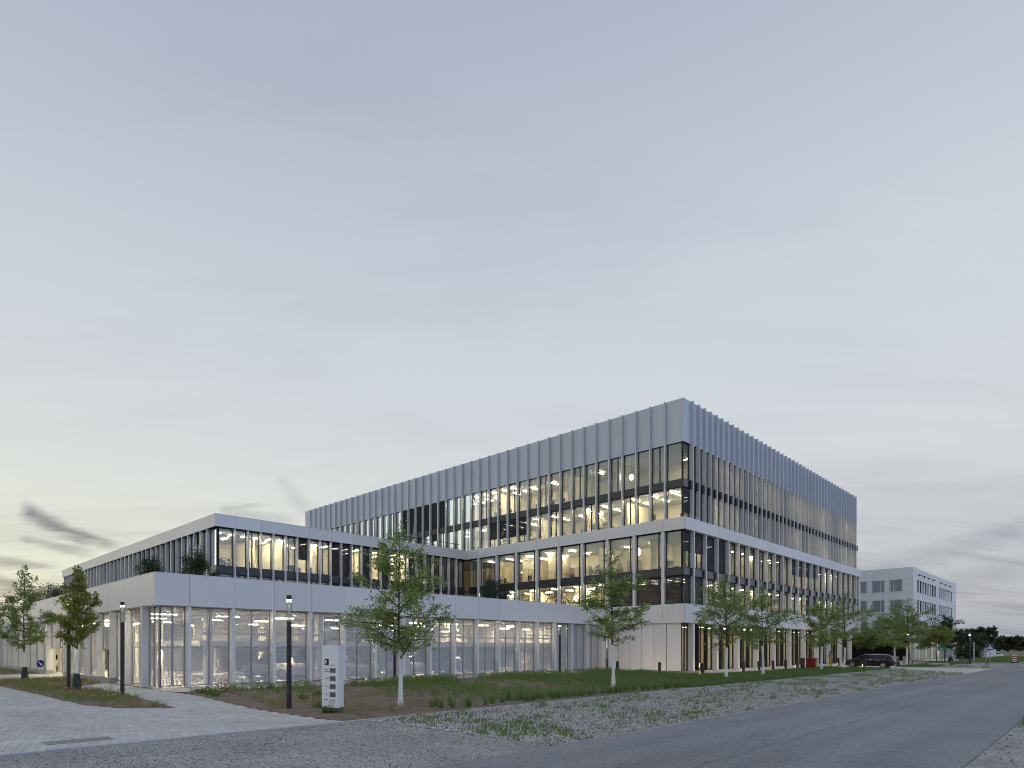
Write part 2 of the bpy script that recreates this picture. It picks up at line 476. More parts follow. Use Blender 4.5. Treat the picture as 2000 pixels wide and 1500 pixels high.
class MB:
    """collects simple shapes into one mesh"""
    def __init__(s): s.v = []; s.f = []; s.m = []; s.mats = []
    def mi(s, m):
        if m not in s.mats: s.mats.append(m)
        return s.mats.index(m)
    def add(s, vs, fs, m):
        o = len(s.v); s.v += [tuple(v) for v in vs]; k = s.mi(m)
        for f in fs: s.f.append(tuple(i + o for i in f)); s.m.append(k)
        return s
    def box(s, x0, x1, y0, y1, z0, z1, m, bev=0.0):
        if x0 > x1: x0, x1 = x1, x0
        if y0 > y1: y0, y1 = y1, y0
        if z0 > z1: z0, z1 = z1, z0
        b = min(bev, (x1 - x0) * .4, (y1 - y0) * .4, (z1 - z0) * .4)
        if b <= 0:
            vs = [(x, y, z) for z in (z0, z1) for (x, y) in ((x0, y0), (x1, y0), (x1, y1), (x0, y1))]
            fs = [(0, 3, 2, 1), (4, 5, 6, 7), (0, 1, 5, 4), (1, 2, 6, 5), (2, 3, 7, 6), (3, 0, 4, 7)]
            return s.add(vs, fs, m)
        vs = []; idx = {}
        X = (x0, x1); Y = (y0, y1); Z = (z0, z1)
        for i in (0, 1):
            for j in (0, 1):
                for k in (0, 1):
                    sx, sy, sz = (1, -1)[i], (1, -1)[j], (1, -1)[k]
                    for a in range(3):
                        p = [X[i] + (sx * b if a != 0 else 0), Y[j] + (sy * b if a != 1 else 0), Z[k] + (sz * b if a != 2 else 0)]
                        idx[i, j, k, a] = len(vs); vs.append(tuple(p))
        fs = []
        for a in range(3):
            for e in (0, 1):
                q = []
                for (p, r) in ((0, 0), (1, 0), (1, 1), (0, 1)):
                    c = [0, 0, 0]; c[a] = e; c[(a + 1) % 3] = p; c[(a + 2) % 3] = r
                    q.append(idx[c[0], c[1], c[2], a])
                fs.append(tuple(q) if e else tuple(reversed(q)))
        for a in range(3):                           # edges along axis a
            b1, c1 = (a + 1) % 3, (a + 2) % 3
            for p in (0, 1):
                for r in (0, 1):
                    q = []
                    for e in (0, 1):
                        c = [0, 0, 0]; c[a] = e; c[b1] = p; c[c1] = r
                        q.append((idx[c[0], c[1], c[2], b1], idx[c[0], c[1], c[2], c1]))
                    f = (q[0][0], q[1][0], q[1][1], q[0][1])
                    fs.append(f if (p ^ r) else tuple(reversed(f)))
        for i in (0, 1):
            for j in (0, 1):
                for k in (0, 1):
                    f = tuple(idx[i, j, k, a] for a in range(3))
                    fs.append(f if (i + j + k) % 2 else tuple(reversed(f)))
        return s.add(vs, fs, m)
    def tube(s, pts, rads, m, n=8, cap=True):
        """tapered tube through points"""
        pts = [Vector(p) for p in pts]; rings = []; vs = []; fs = []
        prev = None
        for i, p in enumerate(pts):
            d = (pts[min(i + 1, len(pts) - 1)] - pts[max(i - 1, 0)])
            d = d.normalized() if d.length > 1e-9 else Vector((0, 0, 1))
            a = Vector((0, 0, 1)) if abs(d.z) < .9 else Vector((1, 0, 0))
            if prev is not None: a = prev
            u = (a - d * a.dot(d)).normalized(); w = d.cross(u); prev = u
            r = rads[i] if isinstance(rads, (list, tuple)) else rads
            for k in range(n):
                t = 2 * math.pi * k / n
                vs.append(p + (u * math.cos(t) + w * math.sin(t)) * r)
        for i in range(len(pts) - 1):
            for k in range(n):
                k2 = (k + 1) % n
                fs.append((i * n + k, i * n + k2, (i + 1) * n + k2, (i + 1) * n + k))
        if cap:
            fs.append(tuple(reversed(range(n)))); fs.append(tuple((len(pts) - 1) * n + k for k in range(n)))
        return s.add(vs, fs, m)
    def cyl(s, x, y, z0, z1, r, m, n=16, r2=None):
        return s.tube([(x, y, z0), (x, y, z1)], [r, r if r2 is None else r2], m, n)
    def lathe(s, prof, m, n=16, c=(0, 0, 0)):
        vs = []; fs = []
        for (r, z) in prof:
            for k in range(n):
                t = 2 * math.pi * k / n
                vs.append((c[0] + r * math.cos(t), c[1] + r * math.sin(t), c[2] + z))
        for i in range(len(prof) - 1):
            for k in range(n):
                k2 = (k + 1) % n
                fs.append((i * n + k, i * n + k2, (i + 1) * n + k2, (i + 1) * n + k))
        fs.append(tuple(reversed(range(n)))); fs.append(tuple((len(prof) - 1) * n + k for k in range(n)))
        return s.add(vs, fs, m)
    def poly(s, pts, z, m):
        return s.add([(p[0], p[1], z) for p in pts], [tuple(range(len(pts)))], m)
    def prism(s, pts, z0, z1, m):
        n = len(pts)
        vs = [(p[0], p[1], z0) for p in pts] + [(p[0], p[1], z1) for p in pts]
        fs = [tuple(reversed(range(n))), tuple(range(n, 2 * n))]
        fs += [(i, (i + 1) % n, n + (i + 1) % n, n + i) for i in range(n)]
        return s.add(vs, fs, m)
    def mesh(s, name='mesh', smooth=False):
        me = bpy.data.meshes.new(name)
        me.from_pydata(s.v, [], s.f)
        for m in s.mats: me.materials.append(MATS[m])
        me.polygons.foreach_set('material_index', s.m)
        if smooth: me.polygons.foreach_set('use_smooth', [True] * len(s.f))
        me.update()
        return me
def arr_mesh(name, verts, faces, m, smooth=False):
    """fast mesh from numpy arrays; faces Nx3 or Nx4"""
    me = bpy.data.meshes.new(name)
    nv, (nf, k) = len(verts), faces.shape
    me.vertices.add(nv); me.vertices.foreach_set('co', np.asarray(verts, np.float32).ravel())
    me.loops.add(nf * k); me.loops.foreach_set('vertex_index', faces.astype(np.int32).ravel())
    me.polygons.add(nf)
    me.polygons.foreach_set('loop_start', np.arange(0, nf * k, k, dtype=np.int32))
    if smooth: me.polygons.foreach_set('use_smooth', np.ones(nf, bool))
    me.materials.append(MATS[m])
    me.update(calc_edges=True)
    return me
_BOX = {}
def bmesh_box(dx, dy, dz, m, bev=0.0):
    k = (round(dx, 3), round(dy, 3), round(dz, 3), m, round(bev, 4))
    if k not in _BOX:
        _BOX[k] = MB().box(-dx / 2, dx / 2, -dy / 2, dy / 2, -dz / 2, dz / 2, m, bev).mesh('box')
    return _BOX[k]
def box(name, x0, x1, y0, y1, z0, z1, m, parent=None, bev=0.0):
    me = bmesh_box(abs(x1 - x0), abs(y1 - y0), abs(z1 - z0), m, bev)
    return put(name, me, parent, ((x0 + x1) / 2, (y0 + y1) / 2, (z0 + z1) / 2))
def G(px, py, z=0.0):
    """ground point seen at a pixel of the 2000 x 1500 photograph"""
    d = (CAMZ - z) * 1201.07 / (py - 1264.76); l = (px - 685.32) / 1201.07 * d
    return (d * math.cos(ALPHA) + l * math.sin(ALPHA), d * math.sin(ALPHA) - l * math.cos(ALPHA))
def inpoly(P, poly):
    x, y = P[:, 0], P[:, 1]; c = np.zeros(len(P), bool); n = len(poly)
    for i in range(n):
        x1, y1 = poly[i]; x2, y2 = poly[(i + 1) % n]
        t = ((y1 > y) != (y2 > y)) & (x < (x2 - x1) * (y - y1) / (y2 - y1 + 1e-12) + x1)
        c ^= t
    return c

class Fac:
    """a facade: u runs along it, d goes inward, z up.  'L' faces -X and runs +Y, 'R' faces -Y and runs +X"""
    def __init__(s, kind, x, y): s.k, s.x, s.y = kind, x, y
    def xy(s, u, d): return (s.x + d, s.y + u) if s.k == 'L' else (s.x + u, s.y + d)
    def box(s, name, u0, u1, d0, d1, z0, z1, m, parent=None, bev=0.0):
        a = s.xy(u0, d0); b = s.xy(u1, d1)
        return box(name, a[0], b[0], a[1], b[1], z0, z1, m, parent, bev)
    def mb(s, M, u0, u1, d0, d1, z0, z1, m, bev=0.0):
        a = s.xy(u0, d0); b = s.xy(u1, d1)
        M.box(a[0], b[0], a[1], b[1], z0, z1, m, bev)
_WIN = {}
def window(F, parent, u0, u1, z0, z1, d, mull=(), fw=.06, glass='glass', blind=0.0, bm='blind', fm='frame', wide=None):
    """window: frame mesh, pane child, optional roller blind hanging in front of the pane"""
    w, h = u1 - u0, z1 - z0
    key = (F.k, round(w, 3), round(h, 3), tuple(mull), fw, fm)
    if key not in _WIN:
        M = MB(); f0 = Fac(F.k, 0, 0)
        f0.mb(M, -w / 2, -w / 2 + fw, -.04, .06, -h / 2, h / 2, fm)
        f0.mb(M, w / 2 - fw, w / 2, -.04, .06, -h / 2, h / 2, fm)
        f0.mb(M, -w / 2 + fw, w / 2 - fw, -.038, .058, h / 2 - fw, h / 2, fm)
        f0.mb(M, -w / 2 + fw, w / 2 - fw, -.038, .058, -h / 2, -h / 2 + fw, fm)
        for q in mull: f0.mb(M, -w / 2 + w * q - .045, -w / 2 + w * q + .045, -.036, .056, -h / 2 + fw, h / 2 - fw, fm)
        P = MB()
        a, b = f0.xy(-w / 2 + fw * .8, 0), f0.xy(w / 2 - fw * .8, 0)
        vs = [(a[0], a[1], -h / 2 + fw * .8), (b[0], b[1], -h / 2 + fw * .8), (b[0], b[1], h / 2 - fw * .8), (a[0], a[1], h / 2 - fw * .8)]
        _WIN[key] = (M.mesh('window'), vs)
    me, vs = _WIN[key]
    c = F.xy((u0 + u1) / 2, d)
    o = put('window', me, parent, (c[0], c[1], (z0 + z1) / 2))
    kp = key + (glass,)
    if kp not in _WIN: _WIN[kp] = MB().add(vs, [(0, 1, 2, 3)], glass).mesh('pane')
    put('pane', _WIN[kp], o, (c[0], c[1], (z0 + z1) / 2))
    if blind > 0:
        hb = h * blind
        a, b = F.xy(u0 + .03, d - .10), F.xy(u1 - .03, d - .09)
        box('blind', a[0], b[0], a[1], b[1], z1 - hb, z1 - .005, bm, o)
    return o

# ------------------------------------------------------------------ main heights and corners (metres)
ZB2, ZP = 4.46, 6.17          # underside and top of the parapet band over the ground floor
ZS0, ZS1 = 8.79, 9.49         # spandrel between first and second floor
ZB1, ZT1 = 12.89, 13.97       # band over the second floor
ZU0, ZU1 = 16.79, 17.49       # spandrel between third and fourth floor
ZF, ZR = 20.86, 24.78         # head of the top windows, top of the attic
XP, YP = 12.24, 31.65         # garage corner
XC, YC = 57.95, 24.13         # office block corner (band plane)
XM, YM = 24.60, 49.48         # office wing corner
XE, YE = 117.75, 84.3         # far ends of the block
G1, G2 = 1.35, 2.70

# ------------------------------------------------------------------ ground
def sheet(name, pts, z, m, kind='structure'):
    o = put(name, MB().poly(pts, z, m).mesh(name))
    o['kind'] = kind
    return o
sheet('ground', [(-900, -900), (1500, -900), (1500, 1500), (-900, 1500)], -.034, 'field')
sheet('gravel_lot', [(-60, 7.7), (12.5, 7.7), (12.5, 14.2), (-60, 14.2)], -.022, 'fine_gravel')
sheet('road', [(-80, 1.75), (116, 1.75), (118, 1.0), (118, -40), (127, -40), (127, 1.0), (128, 1.75), (420, 1.75), (420, 7.9), (137, 7.9), (131, 11), (129, 16), (129, 160), (121.5, 160), (121.5, 12), (119, 9), (116, 7.9), (-80, 7.9)], -.012, 'asphalt')
for (a, b, c, d) in ((20.2, 24.0, 6.9, 7.75),):
    rr = random.Random(int(a)); pts = []
    for k in range(14):
        t = 2 * math.pi * k / 14
        pts.append(((a + b) / 2 + (b - a) / 2 * math.cos(t) * rr.uniform(.75, 1.05), (c + d) / 2 + (d - c) / 2 * math.sin(t) * rr.uniform(.7, 1.05)))
    sheet('road_patch', pts, -.007, 'asphalt_light')
sheet('gravel_verge', [(-60, -40), (110, -40), (110, 1.75), (-60, 1.75)], -.023, 'fine_gravel')
sheet('gravel_strip', [(12.5, 7.9), (73, 7.9), (84, 14.2), (12.5, 14.2)], -.020, 'gravel_bed')
sheet('driveway', [(73, 7.9), (92, 7.9), (92, 24.1), (84, 20.4), (84, 14.2)], -.010, 'path')
sheet('gravel_lot', [(92, 7.9), (119, 7.9), (121.5, 12), (121.5, 16), (92, 16)], -.016, 'gravel_bed')
sheet('forecourt', [(92, 16), (121.5, 16), (121.5, 24.1), (92, 24.1)], -.008, 'path')
sheet('forecourt', [(129, 14), (200, 10), (200, 21.7), (129, 21.7)], -.008, 'path')
# footpaths by the building
sheet('footpath', [(12.24, 29.0), (54.0, 29.0), (54.0, 20.45), (92, 20.45), (92, 24.9), (58.6, 24.9), (58.6, 32.3), (12.24, 32.3)], .004, 'path')
BED = [(11.35, 14.35), (84, 14.35), (84, 20.4), (53.95, 20.4), (53.95, 28.95), (12.45, 28.95), (12.2, 26.4), (11.6, 22.6), (11.2, 19.7), (11.15, 17.3), (11.2, 15.3)]
LEFTBED = [(9.07, 21.4), (9.95, 29.6), (9.8, 31.9), (9.2, 36.0), (11.9, 39.2), (12.2, 46.9), (6.3, 46.9), (6.4, 39.9), (6.7, 30.8), (6.8, 24.5), (7.6, 22.6)]
FARBED = [(7.0, 56.6), (12.2, 56.6), (12.2, 90), (7.0, 90)]
DRIVE = [(-6, 46.95), (12.5, 46.95), (12.5, 56.5), (-6, 56.5)]
def soil_bed(name, poly, m='soil', step=.32, h=.05):
    xs = [p[0] for p in poly]; ys = [p[1] for p in poly]
    o = put(name, MB().poly(poly, .010, m).mesh(name)); o['kind'] = 'structure'
    return o
soil_bed('planting_bed', BED)
soil_bed('planting_bed', LEFTBED)
soil_bed('planting_bed', FARBED)
LAWN = [(36, 14.5), (84, 14.5), (84, 20.4), (53.95, 20.4), (53.95, 22.5), (46, 26.5), (38, 23), (33, 18)]
sheet('lawn', LAWN, .015, 'lawn_base')
sheet('driveway', DRIVE, .0065, 'path')
# kerbs, one stone each
kerb_top = []
def kerb_run(x0, x1, y, label):
    n = max(1, int((x1 - x0) / 1.0)); s = (x1 - x0) / n
    par = thing('kerb', None, None, ((x0 + x1) / 2, y, 0)); par['kind'] = 'structure'
    me = bmesh_box(s - .008, .09, .16, 'kerb', .008)
    for i in range(n): put('kerb_stone', me, par, (x0 + s * (i + .5), y, -.052 + random.uniform(-.004, .004)))
kerb_run(11.3, 84, 14.27, '')
kerb_run(-8, 11.3, 14.22, '')
# block paving: rows run along X
PX, PY = .222, .345
pave = sheet('paving', [(-16, 14.3), (12.24, 14.3), (12.24, 60), (-16, 60)], -.006, 'joint')
def paving():
    cells = []
    x0, y0 = -9.0, 14.30
    for j in range(int((47 - y0) / PY)):
        off = (PX / 2) if j % 2 else 0.0
        for i in range(int((12.3 - x0) / PX)):
            cells.append((x0 + off + (i + .5) * PX, y0 + (j + .5) * PY))
    C = np.array(cells)
    f = np.array([math.cos(ALPHA), math.sin(ALPHA)]); r = np.array([math.sin(ALPHA), -math.cos(ALPHA)])
    dep = C @ f; lat = C @ r
    px = 685.3 + 1201 * lat / dep
    ok = (px > -160) & (px < 900) & (C[:, 0] < 12.2)
    for poly in (BED, LEFTBED, DRIVE): ok &= ~inpoly(C, poly)
    C, dep, px = C[ok], dep[ok], px[ok]
    size = 1.0 / (dep + np.where((px < 0) | (px > 2000), 100, 0))
    order = np.argsort(-size)
    near, rest = order[:300], order[300:]
    g = .008
    me = MB().box(-PX / 2 + g, PX / 2 - g, -PY / 2 + g, PY / 2 - g, -.055, .0, 'paver', .005).mesh('paver')
    rng = np.random.default_rng(3)
    for k in near:
        put('paver', me, pave, (C[k, 0], C[k, 1], .004 + rng.uniform(-.0015, .0015)), (rng.normal(0, .004), rng.normal(0, .004), rng.normal(0, .006)))
    # the others: tops with bevelled rims, one part
    n = len(rest); b = .006
    hx, hy = PX / 2 - g, PY / 2 - g
    t = np.array([[-hx, -hy, -.012], [hx, -hy, -.012], [hx, hy, -.012], [-hx, hy, -.012],
                  [-hx + b, -hy + b, 0], [hx - b, -hy + b, 0], [hx - b, hy - b, 0], [-hx + b, hy - b, 0]])
    V = np.zeros((n, 8, 3)); V[:] = t
    V[:, :, 0] += C[rest, 0][:, None]; V[:, :, 1] += C[rest, 1][:, None]; V[:, :, 2] += .004 + rng.uniform(-.0015, .0015, n)[:, None]
    fq = np.array([[4, 5, 6, 7], [0, 1, 5, 4], [1, 2, 6, 5], [2, 3, 7, 6], [3, 0, 4, 7]])
    Fq = (fq[None] + 8 * np.arange(n)[:, None, None]).reshape(-1, 4)
    o = put('paver_field', arr_mesh('paver_field', V.reshape(-1, 3), Fq, 'paver_many'), pave)
    o['kind'] = 'stuff'
paving()
# drain grate in the paving
def drain():
    a = G(143, 1446); b = G(252, 1441)
    x0, x1, y0 = 3.35, 4.85, 15.05
    t = thing('drain_grate', 'flat slotted metal drain grate set in the block paving', 'drain grate', ((x0 + x1) / 2, y0 + .2, .005))
    M = MB(); M.box(x0, x1, y0, y0 + .05, .004, .014, 'grate'); M.box(x0, x1, y0 + .45, y0 + .5, .004, .014, 'grate')
    put('frame', M.mesh(), t, (0, 0, 0)).location = -WL[t.name]
    for k in range(24):
        x = x0 + (k + .5) * (x1 - x0) / 24
        box('bar', x - .018, x + .018, y0 + .05, y0 + .45, .004, .012, 'grate', t)
drain()
# zebra crossing bars on the far cross street
for k in range(6):
    sheet('zebra_stripe', [(113.2, 2.3 + k * .95), (116.2, 2.3 + k * .95), (116.2, 2.8 + k * .95), (113.2, 2.8 + k * .95)], -.006, 'paint_white')

# ------------------------------------------------------------------ loose stones and grass
def stones(name, polys, n, smin, smax, m, seed, fall, z=0.0, xr=(12, 75), yr=(8, 14.2)):
    rng = np.random.default_rng(seed)
    P = np.zeros((0, 2))
    u = rng.random(n * 3)
    x = xr[0] + (xr[1] - xr[0]) * u ** fall
    P = np.stack([x, rng.uniform(yr[0], yr[1], n * 3)], 1)
    ok = np.zeros(len(P), bool)
    for p in polys: ok |= inpoly(P, p)
    P = P[ok][:n]; n = len(P)
    base = np.array([[1, 0, 0], [0, 1, 0], [-1, 0, 0], [0, -1, 0], [0, 0, .8], [0, 0, -.5], [.6, .6, .35], [-.6, .5, .4]])[:6]
    fs = np.array([[0, 1, 4], [1, 2, 4], [2, 3, 4], [3, 0, 4], [1, 0, 5], [2, 1, 5], [3, 2, 5], [0, 3, 5]])
    s = rng.uniform(smin, smax, n) * np.where(rng.random(n) < .12, 1.5, 1)
    V = base[None] * (rng.uniform(.6, 1.3, (n, 6, 3))) * s[:, None, None]
    a = rng.uniform(0, 6.28, n); ca, sa = np.cos(a)[:, None], np.sin(a)[:, None]
    X = V[:, :, 0] * ca - V[:, :, 1] * sa; Y = V[:, :, 0] * sa + V[:, :, 1] * ca
    V[:, :, 0] = X + P[:, 0][:, None]; V[:, :, 1] = Y + P[:, 1][:, None]
    V[:, :, 2] += z + (s * rng.uniform(.0, .55, n))[:, None]
    Fq = (fs[None] + 6 * np.arange(n)[:, None, None]).reshape(-1, 3)
    o = put(name, arr_mesh(name, V.reshape(-1, 3), Fq, m))
    return o
STRIP = [(12.3, 8.05), (73, 8.0), (84, 14.1), (12.1, 14.15)]
props(stones('gravel', [STRIP], 56000, .010, .028, 'stone_grey', 11, 2.1, -.02), 'coarse grey gravel strip between the planting bed kerb and the road', 'gravel', kind='stuff')
props(stones('gravel', [STRIP], 22000, .010, .028, 'stone_pale', 12, 2.1, -.02), 'pale larger pebbles strewn over the coarse gravel strip', 'gravel', kind='stuff')
LOT = [(-6, 7.95), (12.6, 7.95), (12.3, 14.1), (-6, 14.15)]
props(stones('grit', [LOT], 30000, .006, .016, 'stone_grey', 13, 1.0, -.022, (-1, 12.6), (7.95, 14.15)), 'fine grey grit scattered on the compacted gravel lot in front', 'grit', kind='stuff')
VERGE = [(12, -3), (60, -3), (60, 1.7), (12, 1.7)]
props(stones('grit', [VERGE], 12000, .008, .022, 'stone_grey', 14, 1.6, -.022, (12, 60), (-3, 1.75)), 'dark grit on the verge at the near right edge of the road', 'grit', kind='stuff')

def blades(pts, hts, wid, m, seed, lean=.45, segs=2):
    """thin curved grass blades"""
    rng = np.random.default_rng(seed)
    n = len(pts)
    a = rng.uniform(0, 6.28, n); l = rng.uniform(.1, lean, n) * hts
    dx, dy = np.cos(a), np.sin(a)
    w = wid * rng.uniform(.6, 1.3, n)
    b = rng.uniform(0, 6.28, n); wx, wy = np.cos(b) * w / 2, np.sin(b) * w / 2
    V = np.zeros((n, 5, 3))
    V[:, 0] = pts + np.stack([wx, wy, 0 * w], 1); V[:, 1] = pts - np.stack([wx, wy, 0 * w], 1)
    mid = pts + np.stack([dx * l * .35, dy * l * .35, hts * .6], 1)
    V[:, 2] = mid - np.stack([wx, wy, 0 * w], 1) * .8; V[:, 3] = mid + np.stack([wx, wy, 0 * w], 1) * .8
    V[:, 4] = pts + np.stack([dx * l, dy * l, hts], 1)
    f1 = np.array([[0, 1, 2], [0, 2, 3], [3, 2, 4]])
    Fq = (f1[None] + 5 * np.arange(n)[:, None, None]).reshape(-1, 3)
    return V.reshape(-1, 3), Fq
def scatter(poly, n, seed, fall=1.0, dens=None):
    rng = np.random.default_rng(seed)
    xs = [p[0] for p in poly]; ys = [p[1] for p in poly]
    x = min(xs) + (max(xs) - min(xs)) * rng.random(n * 4) ** fall
    P = np.stack([x, rng.uniform(min(ys), max(ys), n * 4)], 1)
    P = P[inpoly(P, poly)]
    if dens is not None: P = P[rng.random(len(P)) < dens(P)]
    P = P[:n]
    return np.concatenate([P, np.full((len(P), 1), .01)], 1)
def patch(P, s, seed):
    """soft clumpy density field 0..1"""
    r = np.random.default_rng(seed); v = np.zeros(len(P))
    for k in range(6):
        a = r.uniform(0, 6.28); q = s * r.uniform(.6, 2.0); ph = r.uniform(0, 6.28)
        v += np.sin((P[:, 0] * math.cos(a) + P[:, 1] * math.sin(a)) * q + ph)
    return 1 / (1 + np.exp(-v * 1.3))
def grass(name, P, hmin, hmax, wid, m, seed, label, cat, lean=.45):
    rng = np.random.default_rng(seed)
    V, Fq = blades(P, rng.uniform(hmin, hmax, len(P)), wid, m, seed, lean)
    return props(put(name, arr_mesh(name, V, Fq, m)), label, cat, kind='stuff')
grass('lawn_grass', scatter(LAWN, 95000, 21, 1.4), .07, .19, .020, 'lawn_blade', 22, 'dense green young lawn under the row of street trees', 'grass')
# ornamental grass clumps and low cover in the bed
def clumps(poly, n, seed, per, spread, fall, dens=None):
    C = scatter(poly, n, seed, fall, dens); rng = np.random.default_rng(seed + 1)
    P = np.repeat(C, per, 0); P[:, :2] += rng.normal(0, spread, (len(P), 2))
    return P
BEDMAIN = [(11.9, 15.2), (54, 14.6), (54, 28.7), (12.8, 28.7), (12.5, 24), (11.9, 19)]
grass('bed_grass', clumps(BEDMAIN, 1900, 31, 20, .09, 1.0, lambda P: patch(P, .55, 3) * np.clip(.16 + (P[:, 0] - 15.5) / 15, .16, 1)), .12, .36, .014, 'grass_blade', 32, 'loose green ornamental grasses spread through the brown planting bed', 'grass', .7)
grass('bed_grass', clumps(BEDMAIN, 420, 41, 26, .16, 1.25, lambda P: patch(P, .8, 9)), .10, .30, .012, 'grass_dry', 42, 'dry yellowish grass wisps between the green clumps of the bed', 'grass', .7)
TALL = [(17, 26.2), (53, 24.5), (53, 28.7), (13.2, 28.7)]
grass('meadow_plants', clumps(TALL, 430, 51, 20, .14, 1.0, lambda P: patch(P, .9, 5)), .22, .62, .013, 'grass_blade', 52, 'taller weedy green stalks along the footpath by the garage screens', 'meadow plants', .4)
LB2 = [(p[0] + (8.2 - p[0]) * .06, p[1] + (32 - p[1]) * .03) for p in LEFTBED]
grass('bed_grass', clumps(LB2, 480, 61, 20, .13, 1.0, lambda P: patch(P, 1.1, 6)), .08, .30, .010, 'grass_dry', 62, 'thin yellow green grass in the small bed with wrapped trees', 'grass', .8)
grass('bed_grass', clumps(LB2, 260, 63, 20, .12, 1.0, lambda P: patch(P, 1.1, 16)), .08, .26, .010, 'grass_blade', 64, 'scattered darker green tufts in the small bed with wrapped trees', 'grass', .8)
grass('bed_grass', clumps(FARBED, 300, 66, 16, .15, 1.0), .10, .30, .014, 'grass_blade', 67, 'distant green strip of grass along the garage side wall', 'grass', .7)
grass('weeds', clumps(STRIP, 900, 71, 10, .08, 1.4, lambda P: .10 + .90 * patch(P, 1.1, 8) ** 2), .05, .15, .022, 'grass_blade', 72, 'low green weeds growing through the coarse gravel strip', 'weeds', .9)
FIELD = [(92, -60), (420, -60), (420, 1.2), (92, 1.2)]
# lime coloured low leaf plants and yellow flowers
def leaf_cloud(C, r, n, size, m, seed, flat=.6):
    rng = np.random.default_rng(seed)
    P = np.repeat(C, n, 0); q = rng.normal(0, 1, (len(P), 3)); q /= np.linalg.norm(q, axis=1)[:, None] + 1e-9
    P = P + q * (rng.random(len(P)) ** .4)[:, None] * np.array(r)
    return leaf_quads(P, size, seed, flat)
def leaf_quads(P, size, seed, flat=.6, dirs=None):
    rng = np.random.default_rng(seed); n = len(P)
    d = rng.normal(0, 1, (n, 3)); d[:, 2] *= (1 - flat); d[:, 2] -= .15
    if dirs is not None: d = d * .6 + dirs
    d /= np.linalg.norm(d, axis=1)[:, None] + 1e-9
    up = rng.normal(0, .5, (n, 3)); up[:, 2] += 1
    s = np.cross(d, up); s /= np.linalg.norm(s, axis=1)[:, None] + 1e-9
    L = size * rng.uniform(.6, 1.35, n)[:, None]; W = L * .28
    V = np.zeros((n, 4, 3))
    V[:, 0] = P; V[:, 1] = P + d * L * .5 + s * W; V[:, 2] = P + d * L; V[:, 3] = P + d * L * .5 - s * W
    return V.reshape(-1, 3), (np.array([[0, 1, 2, 3]])[None] + 4 * np.arange(n)[:, None, None]).reshape(-1, 4)
limes = [(12.9, 27.6), (13.3, 27.0), (12.8, 26.3), (13.6, 28.2), (12.6, 25.4), (14.2, 27.6), (16.5, 23), (18.3, 24.6), (20.0, 26.8), (22.5, 27.6), (15.2, 19.6), (25, 27.4), (17, 27.8), (30, 27.2), (37, 27.0), (40, 26.4), (12.4, 16.6), (13.3, 18.2), (14.8, 21.6), (27.5, 26.2)]
for i, (x, y) in enumerate(limes):
    C = np.array([[x, y, .12]])
    V, Fq = leaf_cloud(C, (.19, .19, .10), 150, .10, 'leaf_lime', 100 + i)
    V = V - np.array([x, y, 0])
    props(put('leafy_plant', arr_mesh('leafy_plant', V, Fq, 'leaf_lime'), None, (x, y, 0)), 'low bright lime green leafy plant dotted in the main planting bed', 'plant', 'lime green plants in the main bed')
rngf = random.Random(5)
flow_me = None
def flower_mesh():
    M = MB()
    M.tube([(0, 0, 0), (.01, .005, .12), (.02, .0, .20)], .006, 'grass_blade', 5)
    for k in range(6):
        t = k * math.pi / 3
        c, s = math.cos(t), math.sin(t)
        M.add([(.02, 0, .20), (.02 + .035 * c - .018 * s, .035 * s + .018 * c, .225), (.02 + .075 * c, .075 * s, .245), (.02 + .035 * c + .018 * s, .035 * s - .018 * c, .225)], [(0, 1, 2, 3)], 'petal')
    return M.mesh('flower')
flow_me = flower_mesh()
for k in range(46):
    P = scatter(LB2, 1, 300 + k)[0]
    if P[1] > 44: continue
    o = put('flower', flow_me, None, (P[0], P[1], .01), (0, 0, rngf.uniform(0, 6)))
    o.scale = (rngf.uniform(.8, 1.5),) * 3
    props(o, 'small yellow flower in the small bed with wrapped trees', 'flower', 'yellow flowers in the small bed')
# a row of planted grass tufts by the kerb
def tuft(seed):
    rng = np.random.default_rng(seed)
    P = np.zeros((70, 3)); P[:, :2] = rng.normal(0, .055, (70, 2))
    V, Fq = blades(P, rng.uniform(.22, .46, 70), .016, 'grass_blade', seed, .75)
    return arr_mesh('grass_tuft', V, Fq, 'grass_blade')
tufts = [tuft(900 + k) for k in range(5)]
for i in range(34):
    for j, y in enumerate((15.15, 15.85)):
        if random.random() < .12 or (j and random.random() < .35): continue
        x = 16.4 + i * .62 + random.uniform(-.13, .13)
        o = put('grass_tuft', tufts[(i * 3 + j) % 5], None, (x, y + random.uniform(-.15, .15), .01), (0, 0, random.uniform(0, 6)))
        o.scale = (random.uniform(.75, 1.2),) * 3
        props(o, 'planted green grass tuft in the rows nearest the kerb', 'grass tuft', 'grass tufts in rows along the kerb')

